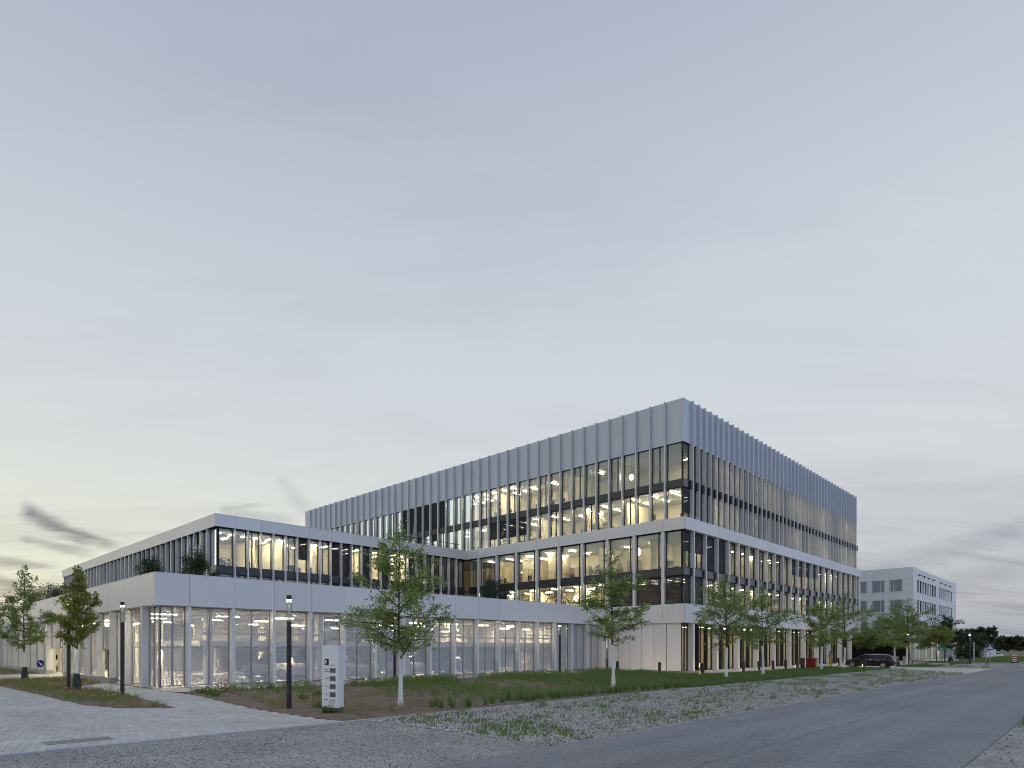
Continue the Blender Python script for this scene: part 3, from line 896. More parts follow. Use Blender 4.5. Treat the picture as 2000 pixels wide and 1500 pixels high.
# ------------------------------------------------------------------ buildings
def lamp_strip(kind, name, loc, along, length, label, group, m='lamp_on', deep=False):
    """ceiling lamp: housing with a glowing diffuser under it"""
    k = (along, round(length, 2), m, deep)
    if k not in _WIN:
        w_ = {'tube_on': .075, 'panel_on': .15}.get(m, .030)
        a, b = (length / 2, w_) if along == 'X' else (w_, length / 2)
        if deep:                                     # added lower-level lamp: side plates hide its glow from view
            H = MB().box(-a, a, -b, b, .05, .07, 'frame')
            if along == 'X': H.box(-a, a, -b, -b + .006, -.045, .05, 'frame').box(-a, a, b - .006, b, -.045, .05, 'frame').box(-a, -a + .006, -b, b, -.045, .05, 'frame').box(a - .006, a, -b, b, -.045, .05, 'frame')
            _WIN[k] = (H.mesh('housing'), MB().box(-a * .97, a * .97, -b * .8, b * .8, .02, .045, m).mesh('diffuser'))
        else: _WIN[k] = (MB().box(-a, a, -b, b, 0, .05, 'frame').mesh('housing'), MB().box(-a * .98, a * .98, -b * .85, b * .85, -.022, -.002, m).mesh('diffuser'))
    h, d = _WIN[k]
    o = put(name, h, None, loc); props(o, label, 'lamp', group)
    put('diffuser', d, o, loc)
    return o

def band(F, parent, u_list, z0, z1, name='fascia_panel', m='panel', d0=0.0, th=.06, back=.5):
    for a, b in zip(u_list[:-1], u_list[1:]):
        F.box(name, a + .009, b - .009, d0, d0 + th, z0, z1, m, parent, .006)
    F.box('fascia_core', u_list[0] + .03, u_list[-1] - .03, d0 + th + .01, d0 + back, z0 + .015, z1 - .03, 'backing', parent)

def seq(start, pitch, end):
    r = [0.0]; u = start
    while u < end - .4: r.append(u); u += pitch
    r.append(end)
    return r

# ---- parking garage
garage = thing('parking_garage', 'long low parking garage with pale panels and lit metal mesh screens', 'parking garage', (XP, YP, 0))
FR = Fac('R', XP, YP); FL = Fac('L', XP, YP)
UR = 57.95 - XP
jr = seq(1.967, G2, UR)
band(FR, garage, jr, ZB2, ZP)
jl = seq(1.93, G2, 80)
band(FL, garage, [.062] + jl[1:], ZB2, ZP)
box('parapet_cap', XP - .01, XP + .42, YP - .01, YP + 80, ZP, ZP + .03, 'panel', garage)
box('parapet_cap', XP + .42, 57.9, YP - .01, YP + .42, ZP, ZP + .03, 'panel', garage)
box('soffit', XP + .07, XP + .50, YP + .02, YP + 80, ZB2 - .02, ZB2 + .012, 'panel', garage)
box('soffit', XP + .50, 57.9, YP + .07, YP + .50, ZB2 - .02, ZB2 + .012, 'panel', garage)
for u in jr[1:-1]: FR.box('pillar', u - .10, u + .10, .0, .52, .05, ZB2 - .022, 'fin', garage, .008)
OPEN_DRIVE = (6, 7)
for k, u in enumerate(jl[1:-1]):
    z0 = 2.15 if k == 7 else (.05 if k < 2 else .32)
    FL.box('pillar', u - .10, u + .10, .0, .52, z0, ZB2 - .022, 'fin', garage, .008)
# mesh screens
for k, (a, b) in enumerate(zip(jr[:-1], jr[1:])):
    a2 = .46 if k == 0 else a + .10
    b2 = b - .10
    if b2 - a2 < .5: continue
    window(FR, garage, a2, b2, .10, ZB2 - .03, .44, (.5,), .05, 'mesh_screen', fm='mullion_grey')
    if k >= 14:
        FR.box('louvre_panel', a2 + .02, b2 - .02, .56, .60, .1, ZB2 - .03, 'mullion_grey', garage)
for k, (a, b) in enumerate(zip(jl[:-1], jl[1:])):
    a2 = .46 if k == 0 else a + .10
    z0 = 2.15 if (k - 1) in OPEN_DRIVE else (2.05 if k == 3 else (.10 if k < 3 else .36))
    window(FL, garage, a2, b - .10, z0, ZB2 - .03, .44, (.5,), .05, 'mesh_screen', fm='mullion_grey')
    if k >= 3 and (k - 1) not in OPEN_DRIVE:
        FL.box('plinth_stone', a + .012, b - .012, -.03, .50, 0.0, .31, 'concrete', garage, .01)
FL.box('corner_post', .40, .50, .40, .50, .05, ZB2 - .03, 'mullion_grey', garage)
FL.box('door_leaf', jl[3] + .95, jl[3] + 1.85, .46, .52, .32, 2.03, 'frame', garage)
# garage interior
box('floor_slab', XP + .2, 57.4, YP + .2, 74, -.2, .012, 'deck', garage)
box('upper_deck', XP + 3.2, 57.0, YP + 1.35, YP + 15.9, 2.28, 2.62, 'concrete_in', garage)
box('upper_deck', XP + 13, 57.0, YP + 15.92, 58, 2.28, 2.62, 'concrete_in', garage)
box('roof_slab', XP + .5, 57.9, YP + .5, YP + 80, 4.52, 5.75, 'roof', garage)
box('inner_wall', XP + 13, 57.2, 58.0, 58.3, 0, 4.5, 'concrete_in', garage)
box('inner_wall', XP + 1, XP + 30, 74.0, 74.3, 0, 4.5, 'concrete_in', garage)
box('inner_wall', XP + 13, XP + 13.2, 58.3, 74, 0, 4.5, 'concrete_in', garage)
for x_, y in ((14.2, 57.2), (13.45, 58.2), (15.2, 63)):
    box('column', x_ - .2, x_ + .2, y - .2, y + .2, 0, 4.5, 'concrete_in', garage, .02)
for y in (53.5, 60, 66):
    box('column', XP + 6.8, XP + 7.3, y - .25, y + .25, 0, 4.5, 'concrete_in', garage, .02)
box('inner_wall', 57.0, 57.3, YP + .6, 58, 0, 4.5, 'concrete_in', garage)
for x in np.arange(XP + 4.0, 57, 8.1):
    for y in (YP + 2.0, YP + 9.5, YP + 17):
        box('column', x - .22, x + .22, y - .22, y + .22, 0, 4.5, 'concrete_in', garage, .02)
for x in np.arange(XP + 3.4, 56, 4.05):
    box('guard_rail', x, x + 4.02, YP + 1.5, YP + 1.56, 2.95, 3.10, 'mullion_grey', garage)
    box('guard_rail', x, x + 4.02, YP + 1.5, YP + 1.56, 3.28, 3.34, 'mullion_grey', garage)
for (x0, x1, y, z0, z1) in ((20, 29, YP + 12, 2.62, 4.0), (34, 41, YP + 14, 0, 2.2), (46, 51, YP + 8, 0, 4.4)):
    box('inner_wall', x0, x1, y, y + .25, z0, z1, 'concrete_in', garage)
for x in np.arange(XP + 2, 56, 2.7):
    box('ceiling_beam', x - .12, x + .12, YP + .6, 57.9, 4.30, 4.515, 'concrete_in', garage)
for i, x in enumerate(np.arange(XP + 1.6, 55.5, 4.05)):
    for j, y in enumerate((YP + 2.6, YP + 7.4, YP + 13.0, YP + 19)):
        if (i + j) % 5 == 4: continue
        lamp_strip('tube', 'tube_lamp', (x + (j % 2) * 1.3, y, 4.12), 'X', 1.5, 'bright tube lamp under the ceiling of the upper garage deck', 'tube lamps on the upper garage deck', 'tube_on')
for i, x in enumerate(np.arange(XP + 4.6, 55.5, 6.2)):  # added lamps, hidden from view, to brighten the lower level
    for y in (YP + 3.6, YP + 9.0, YP + 15.0):
        lamp_strip('tube', 'tube_lamp', (x, y, 2.21), 'X', 1.5, 'added unseen tube lamp brightening the lower garage level behind the mesh', 'added tube lamps on the lower garage level', 'tube_on', True)
for y in (YP + 20.5, YP + 26, YP + 33, YP + 40):
    lamp_strip('tube', 'tube_lamp', (XP + 3.5, y, 4.12), 'Y', 1.5, 'tube lamp near the drive-in opening of the garage side wall', 'tube lamps behind the garage side wall', 'tube_on')

# closing piece where the garage meets the block
box('wall_panel', 57.50, 58.24, YP + .10, YP + .5, .06, ZB2 - .03, 'panel', garage, .006)
box('wall_panel', 57.30, 57.9, YP + .46, YP + .62, .06, ZB2 - .03, 'panel', garage, .006)
for y in (YP + 17.2, YP + 20.5, YP + 24):
    lamp_strip('tube', 'tube_lamp', (XP + 5.5, y, 2.14 if y < 0 else 4.12), 'X', 1.5, 'tube lamp just inside the drive-in opening of the garage', 'tube lamps inside the drive-in opening', 'tube_on')
# ---- office wing (two upper storeys, set back on the garage roof)
wing = thing('office_wing', 'two storey office wing with slim posts set back above the garage parapet', 'office building', (XM, YM, 5.75))
WR = Fac('R', XM, YM); WLf = Fac('L', XM, YM)
UWR = 57.95 - XM; UWL = 100.8 - YM
band(WR, wing, seq(1.95, G2, UWR), ZB1, ZT1)
band(WLf, wing, [.062] + seq(1.84, G2, UWL)[1:], ZB1, ZT1)
box('roof_slab', XM + .5, 57.9, YM + .5, 100.6, 13.0, 13.75, 'roof', wing)
box('parapet_cap', XM - .01, XM + .40, YM - .01, 100.8, ZT1, ZT1 + .03, 'panel', wing)
box('parapet_cap', XM + .40, 57.9, YM - .01, YM + .40, ZT1, ZT1 + .03, 'panel', wing)
box('soffit', XM + .07, XM + .47, YM + .02, 100.7, ZB1 - .02, ZB1 + .012, 'backing', wing)
box('soffit', XM + .47, 57.9, YM + .07, YM + .47, ZB1 - .02, ZB1 + .012, 'backing', wing)
GD = .42
WING_BLIND = {9: 1.0, 10: 1.0, 12: 1.0, 14: 1.0, 17: 1.0, 18: .5, 21: .0, 6: .62}
def storey_pair(F, parent, start, pitch, end, zl0, blinds_u, blinds_l, pw=.11, mulls=lambda k: (), glass=lambda k, f: 'glass', cap=False, post_m='fin', corner=.14, skip=lambda k: False):
    """posts with two storeys of windows and a dark spandrel between them"""
    us = seq(start, pitch, end)
    for k, u in enumerate(us[1:-1]):
        F.box('post', u - pw / 2, u + pw / 2, 0.012, GD + .06, zl0, ZB1 - .022, post_m, parent, .006)
    for k, (a, b) in enumerate(zip(us[:-1], us[1:])):
        if skip(k): continue
        a2 = corner + GD - .06 if k == 0 else a + pw / 2
        b2 = b - pw / 2
        if b2 - a2 < .3: continue
        bu = blinds_u.get(k, 0); bl = blinds_l.get(k, 0)
        window(F, parent, a2, b2, ZS1, ZB1 - .03, GD, mulls(k), .12 if cap else .06, glass(k, 1), bu)
        window(F, parent, a2, b2, zl0 + .05, ZS0, GD, mulls(k + 1), .12 if cap else .06, glass(k, 0), bl)
        e = .30 if cap else .04
        F.box('spandrel', a2 + .01 if k else .22, b2 - e, .20, GD + .08, ZS0 + .004, ZS1 - .004, 'spandrel', parent, .008)
        if cap: F.box('spandrel_cap', b2 - e + .004, b2 - .02, .12, GD + .08, ZS0 + .002, ZS1 - .002, 'spandrel_cap', parent, .008)
    F.box('corner_post', .30, .44, .30, .44, zl0, ZB1 - .024, 'frame', parent)
storey_pair(WR, wing, 1.95, G1, UWR, 5.80, WING_BLIND, {9: 1, 10: 1, 14: 1, 17: 1},
            mulls=lambda k: ((.42,) if k % 3 == 2 else ()), glass=lambda k, f: 'glass_dark' if k >= 19 else 'glass', skip=lambda k: False)
storey_pair(WLf, wing, 1.84, G1, UWL, 5.80, {2: .3, 6: 1, 11: 1, 12: 1, 19: 1, 22: .6, 26: 1}, {}, mulls=lambda k: ((.5,) if k % 2 else ()))
# wing interior
ZW1, ZW2 = 9.14, 12.70
box('floor_slab', XM + .52, 57.5, YM + .52, 100, 8.86, ZW1, 'inner_floor', wing)
box('ceiling', XM + .52, 57.5, YM + .52, 100, ZW2, 12.98, 'inner_ceiling', wing)
box('floor_slab', XM + .52, 57.5, YM + .52, 100, 5.76, 5.84, 'inner_floor', wing)
box('ceiling', XM + .52, 57.5, YM + .52, 100, 8.62, 8.84, 'inner_ceiling', wing)
box('inner_wall', XM + 6.2, 57.5, YM + 6.2, YM + 6.4, 5.85, 12.69, 'inner_wall', wing)
box('inner_wall', XM + 6.2, XM + 6.4, YM + 6.4, 100, 5.85, 12.69, 'inner_wall', wing)
for u in (5.35, 8.05, 12.1, 14.8, 18.8, 25.6):
    x = XM + u
    box('partition_wall', x - .06, x + .06, YM + (1.0 if u > 6 else 2.6), YM + 6.2, ZW1, ZW2, 'inner_wall', wing)
for u in (6.5, 12, 17.3, 22.7, 28, 35, 42):
    y = YM + u
    box('partition_wall', XM + .9, XM + 6.2, y - .06, y + .06, ZW1, ZW2, 'inner_wall', wing)
for i, u in enumerate(np.arange(1.2, 26, 1.35)):
    for j, d in enumerate((1.9, 4.1)):
        if (i * 2 + j) % 7 == 5: continue
        lamp_strip('strip', 'ceiling_lamp', (XM + u + (.5 if j else 0), YM + d, ZW2 - .06), 'Y', 1.3, 'slim linear ceiling lamp behind the front windows of the office wing', 'linear lamps in the wing front rooms')
for i, u in enumerate(np.arange(8, 46, 2.7)):
    if i % 3 == 1: continue
    lamp_strip('strip', 'ceiling_lamp', (XM + 2.8, YM + u, ZW2 - .06), 'X', 1.3, 'slim linear ceiling lamp behind the side windows of the office wing', 'linear lamps in the wing side rooms')
for i, u in enumerate(np.arange(2.4, 30, 2.7)):
    lamp_strip('strip', 'ceiling_lamp', (XM + u, YM + 2.6, 8.55), 'Y', 1.3, 'linear ceiling lamp in the lower wing storey just above the parapet', 'linear lamps in the lower wing storey')

# ---- office block
block = thing('office_block', 'tall pale office block with vertical fins and a windowless attic', 'office building', (XC, YC, 0))
BL = Fac('L', XC, YC); BR = Fac('R', XC, YC)
UB = 119.07 - XC
UBL = YM - YC
# bands
jb = seq(1.98, G2, UBL)
band(BL, block, [.062] + jb[1:], ZB1, ZT1)
jbr = seq(1.98, G2, UB)
band(BR, block, jbr, ZB1, ZT1)
UB2L = YP - YC
band(BL, block, [.062] + seq(2.0, G2, UB2L)[1:], ZB2, ZP)
band(BR, block, jbr, ZB2, ZP)
box('soffit', XC + .07, XC + .47, YC + .02, YM, ZB1 - .02, ZB1 + .012, 'backing', block)
box('soffit', XC + .47, 119, YC + .07, YC + .47, ZB1 - .02, ZB1 + .012, 'panel', block)
box('soffit', XC + .07, XC + .60, YC + .02, YP, ZB2 - .02, ZB2 + .012, 'panel', block)
box('soffit', XC + .60, 119, YC + .07, YC + .90, ZB2 - .02, ZB2 + .012, 'panel', block)
box('ledge', XC + .01, XC + .46, YC + .01, YM - .02, ZT1 - .005, ZT1 + .02, 'panel', block)
box('ledge', XC + .46, 119, YC + .01, YC + .46, ZT1 - .005, ZT1 + .02, 'panel', block)
box('end_wall', 118.4, 119.0, YC + .1, YC + 20, ZB2, ZT1 - .03, 'panel', block)
# attic panels and fins
AT = .25
def attic(F, start, end, n_end):
    us = seq(start, G1, end)
    for k, (a, b) in enumerate(zip(us[:-1], us[1:])):
        a2 = AT if (k == 0 and F.k == 'R') else a
        if k == 0 and F.k == 'L': a2 = AT + .062
        F.box('attic_panel', a2 + (.004 if k else 0), b - .004, AT, AT + .06, ZF, ZR, 'panel_blue', block, .005)
    me = {}
    for u in us[1:-1]:
        F.box('fin', u - .045, u + .045, 0.0, AT + .02, ZF - .01, ZR + .015, 'panel_blue', block, .006)
        F.box('fin_foot', u - .06, u + .06, .008, GD + .06, ZT1 + .002, ZF - .012, 'fin', block, .006)
    return us
usL = attic(BL, 1.83, YE - YC, 0)
usR = attic(BR, 1.83, XE - XC, 0)
BL.box('attic_core', AT + .08, YE - YC - .05, AT + .07, AT + .6, ZF + .03, ZR - .05, 'backing', block)
BR.box('attic_core', AT + .61, XE - XC - .05, AT + .07, AT + .6, ZF + .03, ZR - .05, 'backing', block)
box('roof_slab', XC + .9, XE - .3, YC + .9, YE - .3, 21.2, 22.4, 'roof', block)
box('rear_wall', XE - .3, XE, YC + .3, YE, ZT1, ZR - .02, 'panel', block)
box('rear_wall', XC + .3, XE - .3, YE - .3, YE, ZT1, ZR - .02, 'panel', block)
def upper(F, us, bl_up, bl_lo, cap, glass, fw=.05):
    for k, (a, b) in enumerate(zip(us[:-1], us[1:])):
        a2 = AT + .16 if k == 0 else a + .06
        b2 = b - .06
        if b2 - a2 < .3: continue
        m = (.42,) if k % 3 == 1 else ()
        window(F, block, a2, b2, ZU1, ZF - .01, GD, m, fw, glass(k, 1), bl_up.get(k, 0))
        window(F, block, a2, b2, ZT1 + .03, ZU0, GD, ((.5,) if k % 3 == 0 and k else ()), fw, glass(k, 0), bl_lo.get(k, 0))
        e = .34 if cap else .05
        F.box('spandrel', a2 + .01 if k else AT + .02, b2 - e, .24, GD + .08, ZU0 + .004, ZU1 - .004, 'spandrel', block, .008)
        if cap: F.box('spandrel_cap', b2 - e + .004, b2 - .02, .10, GD + .08, ZU0 + .002, ZU1 - .002, 'spandrel_cap', block, .008)
    F.box('corner_post', AT + .06, AT + .20, AT + .06, AT + .20, ZT1 + .03, ZF - .012, 'frame', block)
blu = {k: 1.0 for k in (21, 22, 23, 24, 25, 26)}
bll = {12: .72, 13: .72, 14: .72, 15: .7, 22: .3, 24: .3}
upper(BL, usL, blu, bll, False, lambda k, f: 'glass')
bru = {}; brl = {0: .82, 1: .85, 2: 1, 3: 1, 13: 1, 14: 1, 16: 1, 17: 1, 24: 1, 25: 1}
upper(BR, usR, bru, brl, True, lambda k, f: 'glass' if k % 4 else 'glass_dark', .13)
# second and first floor
def wide_mull(k): return (.16,) if k else ()
storey_pair(BL, block, 1.98, G2, UBL, 5.90, {}, {0: 1, 1: 1, 2: 1}, .26, wide_mull, lambda k, f: 'glass', corner=.1)
storey_pair(BR, block, 1.98, G2, UB, 5.90, {0: .56, 1: .56, 2: 1, 3: 1, 11: .55, 12: .55, 13: .5, 14: .5}, {0: 1, 1: 1, 9: .0, 13: 1, 14: 1}, .15,
            lambda k: (.35,) if k % 2 == 0 else (.55,), lambda k, f: 'glass_dark' if f and k % 3 == 0 else 'glass', cap=True)
# ground floor: closed panels on the garage side, glazing towards the road
gl = [.42, 1.98 - .13, 1.98 + .13 + .25, 3.55, 4.95, 6.35, UB2L]
BL.box('pillar', 1.98 - .20, 1.98 + .20, .16, .6, .05, ZB2 - .022, 'fin', block, .008)
pp = [(.50, 1.76), (2.19, 2.90), (2.92, 4.05), (4.07, 5.20), (5.22, 6.35), (6.37, 7.40)]
for a, b in pp: BL.box('wall_panel', a + .008, b - .008, .30, .36, .06, ZB2 - .03, 'panel', block, .006)
BL.box('wall_core', .52, UB2L, .38, .62, .03, ZB2 - .04, 'backing', block)
gj = [1.98 + k * 5.4 for k in range(0, 11)]
for u in gj:
    if u < UB - 2: BR.box('pillar', u - .19, u + .19, .05, .62, .03, ZB2 - .022, 'fin', block, .008)
prev = .40
for k, u in enumerate([g for g in gj if g < UB - 2]):
    if k == 0: window(BR, block, .42, u - .19, .06, ZB2 - .03, .55, (.5,), .09, 'glass_dark')
    else:
        a, b = gj[k - 1] + .19, u - .19
        w = (b - a)
        window(BR, block, a, a + w * .30, .06, ZB2 - .03, .55, (), .10)
        window(BR, block, a + w * .30, a + w * .68, .06, ZB2 - .03, .55, (.5,), .10)
        window(BR, block, a + w * .68, b, .06, ZB2 - .03, .55, (), .10)
        for q in (.30, .68): BR.box('mullion', a + w * q - .09, a + w * q + .09, .30, .54, .05, ZB2 - .03, 'frame', block)
box('end_wall', 113.6, 114.0, YC + .7, YC + 18, 0, ZB2, 'panel', block)
# block interior
def floor_plate(z, zc, x1=118.0, y1=84.0, fm='inner_floor'):
    box('floor_slab', XC + .56, x1, YC + .56, y1, z - .25, z, fm, block)
    box('ceiling', XC + .56, x1, YC + .56, y1, zc, zc + .12, 'inner_ceiling', block)
floor_plate(5.95, 8.70, y1=56)
floor_plate(9.16, 12.70, y1=56)
floor_plate(13.75, 16.70, XE - .4)
floor_plate(17.14, 20.78, XE - .4)
box('floor_slab', XC + .66, 113.5, YC + .62, 50, -.15, .02, 'inner_floor', block)
box('ceiling', XC + .66, 113.5, YC + .62, 50, 4.30, 4.45, 'inner_ceiling', block)
box('inner_wall', XC + .66, 113.5, YC + 4.6, YC + 4.8, .02, 4.29, 'curtain', block)
# cores: inner walls seven metres behind the glass
for z0, z1, y1, x1 in ((5.96, 8.69, 56, 118), (9.17, 12.69, 56, 118), (13.76, 16.69, 83.5, XE - .5), (17.15, 20.77, 83.5, XE - .5)):
    box('core_wall', XC + 7.0, XC + 7.2, YC + 5.4, y1, z0, z1, 'inner_wall', block)
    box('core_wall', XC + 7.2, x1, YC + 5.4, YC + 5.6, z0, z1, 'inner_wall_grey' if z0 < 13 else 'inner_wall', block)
for z0, z1, ul in ((17.15, 20.77, (7.2, 12.6, 22.0, 28.2, 36.3, 44.4, 52)), (13.76, 16.69, (6.2, 10.6, 16.2, 23.4, 31.5, 39, 47))):
    for u in ul: box('partition_wall', XC + 1.6, XC + 7, YC + u - .06, YC + u + .06, z0, z1, 'inner_wall', block)
for z0, z1, ul in ((17.15, 20.77, (7, 12, 17.5, 23, 29, 36, 44)), (13.76, 16.69, (7, 12, 17.5, 23, 29, 36, 44)), (9.17, 12.69, (7, 14, 22, 32, 42, 52)), (5.96, 8.69, (7, 14, 22, 32, 42, 52))):
    for u in ul: box('partition_wall', XC + u - .06, XC + u + .06, YC + 1.2, YC + 5.4, z0, z1, 'inner_wall', block)
for z0, z1, ul in ((9.17, 12.69, (4.2, 9.6, 15.6, 19.0, 22.6)), (5.96, 8.69, (6.8, 12.2, 18.0, 22.6))):
    for u in ul: box('partition_wall', XC + 2.4, XC + 7, YC + u - .06, YC + u + .06, z0, z1, 'inner_wall', block)
# lamps inside the block
def rowL(u0, u1, step, z, ds, label, group, skip=0, m='lamp_on', ln=1.35):
    i = 0
    for u in np.arange(u0, u1, step):
        for j, d in enumerate(ds):
            i += 1
            if skip and i % skip == 0: continue
            lamp_strip('strip', 'ceiling_lamp', (XC + d, YC + u, z), 'X', ln, label, group, m)
rowL(19.5, 30, 1.35, 20.68, (1.7, 3.9), 'linear ceiling lamp in the long lit row on the top office floor', 'linear lamps in the middle of the top floor')
rowL(31, 58, 2.7, 20.68, (1.9, 4.2), 'linear ceiling lamp far along the top office floor above the wing roof', 'linear lamps at the far end of the top floor', 5)
rowL(10, 19, 2.7, 20.68, (3.4,), 'single linear ceiling lamp in the dimmer rooms of the top floor', 'linear lamps in the dim top floor rooms')
rowL(1.6, 7, 1.8, 16.60, (1.5, 3.8), 'linear ceiling lamp in the corner room of the third floor', 'linear lamps in the third floor corner room')
rowL(8.5, 30, 2.0, 16.60, (1.9, 4.2), 'linear ceiling lamp on the third floor left of the corner room', 'linear lamps along the third floor', 5)
rowL(12.5, 25, 2.7, 12.62, (2.2, 5.0), 'linear ceiling lamp in the tall second floor hall by the inner corner', 'linear lamps in the second floor hall')
rowL(4.9, 9.0, 2.7, 12.62, (4.6,), 'linear ceiling lamp in the dim second floor room near the block corner', 'linear lamps in the dim second floor room')
rowL(9, 25, 2.7, 8.62, (1.9, 4.8), 'linear ceiling lamp in the first floor hall behind the parapet', 'linear lamps in the first floor hall')
rowL(1.2, 6.5, 1.2, 8.62, (2.0, 4.4), 'linear ceiling lamp glimmering through the dark blinds on the first floor', 'linear lamps behind the first floor blinds')
for i, u in enumerate(np.arange(2.9, 57, 2.7)):
    for z, lab, grp in ((20.68, 'linear ceiling lamp behind the fins of the top floor towards the road', 'linear lamps on the top floor road side'), (16.60, 'linear ceiling lamp behind the fins of the third floor towards the road', 'linear lamps on the third floor road side'),
                        (12.62, 'linear ceiling lamp behind the second floor windows towards the road', 'linear lamps on the second floor road side'), (8.62, 'linear ceiling lamp behind the first floor windows towards the road', 'linear lamps on the first floor road side')):
        if (i * 3 + int(z)) % 4 == 0: continue
        lamp_strip('strip', 'ceiling_lamp', (XC + u, YC + 2.0, z), 'Y', 1.35, lab, grp, 'panel_on')
for i, u in enumerate(np.arange(3.6, 54, 2.7)):
    lamp_strip('strip', 'ceiling_lamp', (XC + u, YC + 2.4, 4.24), 'Y', 1.2, 'linear ceiling lamp in the glazed ground floor lobby', 'linear lamps in the ground floor lobby', 'panel_on')
# globe pendants
def pendant(x, y, zc, z, r, label):
    o = thing('pendant_lamp', label, 'lamp', (x, y, z), 0, 'egg shaped pendant lamps')
    put('shade', MB().lathe([(r * .25, r * 1.35), (r * .8, r * .8), (r, 0), (r * .8, -r * .8), (r * .25, -r * 1.25)], 'globe_on', 14).mesh('shade', True), o, (x, y, z))
    put('cord', MB().cyl(0, 0, r * 1.3, zc - z, .012, 'frame', 6).mesh(), o, (x, y, z))
pendant(XC + 2.4, YC + 7.0, 20.78, 19.4, .24, 'egg shaped white pendant lamp on the top floor near the corner, left one')
pendant(XC + 2.4, YC + 6.1, 20.78, 19.2, .24, 'egg shaped white pendant lamp on the top floor near the corner, right one')
pendant(XC + 2.6, YC + 5.6, 12.70, 11.7, .32, 'large round white pendant lamp on the second floor behind the second tree')
pendant(XC + 2.2, YC + 12.0, 8.70, 7.4, .30, 'egg shaped white pendant lamp on the first floor just above the parapet')
pendant(XC + 2.4, YC + 43.0, 20.78, 19.2, .30, 'pendant lamp on the far top floor above the largest tree, left one')
pendant(XC + 2.4, YC + 40.6, 20.78, 19.0, .30, 'pendant lamp on the far top floor above the largest tree, right one')
# stair in the hall behind the inner corner
stair = thing('staircase', 'dark steel staircase with thin balusters inside the first floor hall', 'staircase', (XC + 3.0, YC + 15.0, 5.95))
for k in range(14):
    y = YC + 12.6 + k * .28; z = 5.95 + k * .19
    box('step', XC + 2.2, XC + 3.4, y, y + .28, z + .12, z + .16, 'frame', stair)
    box('baluster', XC + 2.18, XC + 2.21, y + .1, y + .13, z + .16, z + 1.1, 'frame', stair)
put('handrail', MB().tube([(XC + 2.2, YC + 12.6, 7.05), (XC + 2.2, YC + 16.5, 9.70)], .03, 'frame', 6).mesh(), stair).location = -WL[stair.name]
# furniture seen through the windows
def office_chair(x, y, z, rz, label):
    t = thing('office_chair', label, 'chair', (x, y, z), rz)
    put('seat', MB().box(-.24, .24, -.24, .24, .44, .52, 'furniture', .03).mesh(), t, local=True)
    put('backrest', MB().box(-.22, .22, .20, .27, .58, 1.15, 'furniture', .03).mesh(), t, local=True)
    M = MB(); M.cyl(0, 0, .08, .44, .03, 'frame', 8)
    for k in range(5):
        a = k * 1.2566; M.tube([(0, 0, .10), (.28 * math.cos(a), .28 * math.sin(a), .05)], .02, 'frame', 5)
    put('base', M.mesh(), t, local=True)
def desk(x, y, z, rz, label, w=1.6):
    t = thing('desk', label, 'desk', (x, y, z), rz)
    put('top', MB().box(-w / 2, w / 2, -.4, .4, .71, .74, 'furniture_light', .005).mesh(), t, local=True)
    for sx in (-1, 1):
        put('leg', MB().box(sx * (w / 2 - .08) - .03, sx * (w / 2 - .08) + .03, -.35, .35, 0, .71, 'frame').mesh(), t, local=True)
    put('monitor', MB().box(-.3, .3, -.02, .02, .90, 1.28, 'furniture').box(-.03, .03, .02, .05, .74, 1.0, 'furniture').mesh(), t, local=True)
office_chair(XM + 2.0, YM + 1.9, ZW1, .6, 'grey rounded office chair in the corner room of the wing')
office_chair(XM + 9.0, YM + 1.5, ZW1, 2.6, 'dark office chair by a desk, left one in the middle of the wing front')
office_chair(XM + 11.4, YM + 1.5, ZW1, .3, 'dark office chair with headrest, right one in the middle of the wing front')
desk(XM + 9.4, YM + 2.4, ZW1, .0, 'desk with a dark monitor in the middle of the wing front')
desk(XM + 11.0, YM + 3.4, ZW1, .0, 'desk with a dark monitor further back in the wing front room')
desk(XC + 2.4, YC + 2.4, 9.16, 1.57, 'high work desk in the second floor corner room of the block')
office_chair(XC + 2.0, YC + 9.0, 9.16, 1.2, 'dark chair standing at the second floor window of the hall')
for i, (u, zf) in enumerate(((20.5, 17.14), (23.4, 17.14), (26.3, 17.14), (13.5, 17.14), (16.6, 17.14))):
    desk(XC + 2.0, YC + u, zf, 1.57, 'desk on the top floor, number %s along the left facade from the corner' % ('three', 'four', 'five', 'one', 'two')[i])
for i, u in enumerate((8.6, 18.0, 21.2)):
    desk(XC + 2.0, YC + u, 13.75, 1.57, 'desk on the third floor, number %s along the left facade from the corner' % ('one', 'two', 'three')[i])
box_art = put('wall_picture', MB().box(-.03, .03, -.8, .8, -.6, .6, 'art', .01).mesh(), None, (XC + 6.95, YC + 2.6, 15.2))
def shelf(x, y, z, rz, label):
    t = thing('shelf_unit', label, 'shelf', (x, y, z), rz)
    for k in range(5): put('shelf_board', MB().box(-.8, .8, -.18, .18, .05 + k * .45, .08 + k * .45, 'furniture_light').mesh(), t, local=True)
    for sx in (-.8, .8): put('side_panel', MB().box(sx - .015, sx + .015, -.18, .18, 0, 1.9, 'furniture').mesh(), t, local=True)
    r = random.Random(int(x * 7 + y * 3))
    for k in range(4):
        xx = -.72
        while xx < .6:
            w = r.uniform(.10, .30); h = r.uniform(.18, .34)
            put('binder', MB().box(xx, xx + w, -.14, .12, .085 + k * .45, .085 + k * .45 + h, r.choice(('furniture', 'furniture_light', 'art', 'sign_white'))).mesh(), t, local=True)
            xx += w + r.uniform(.02, .3)
shelf(XM + 3.6, YM + 5.9, ZW1, 0, 'open shelf at the back of the wing corner room')
shelf(XM + 10.4, YM + 5.9, ZW1, 0, 'open shelf at the back of the middle wing room')
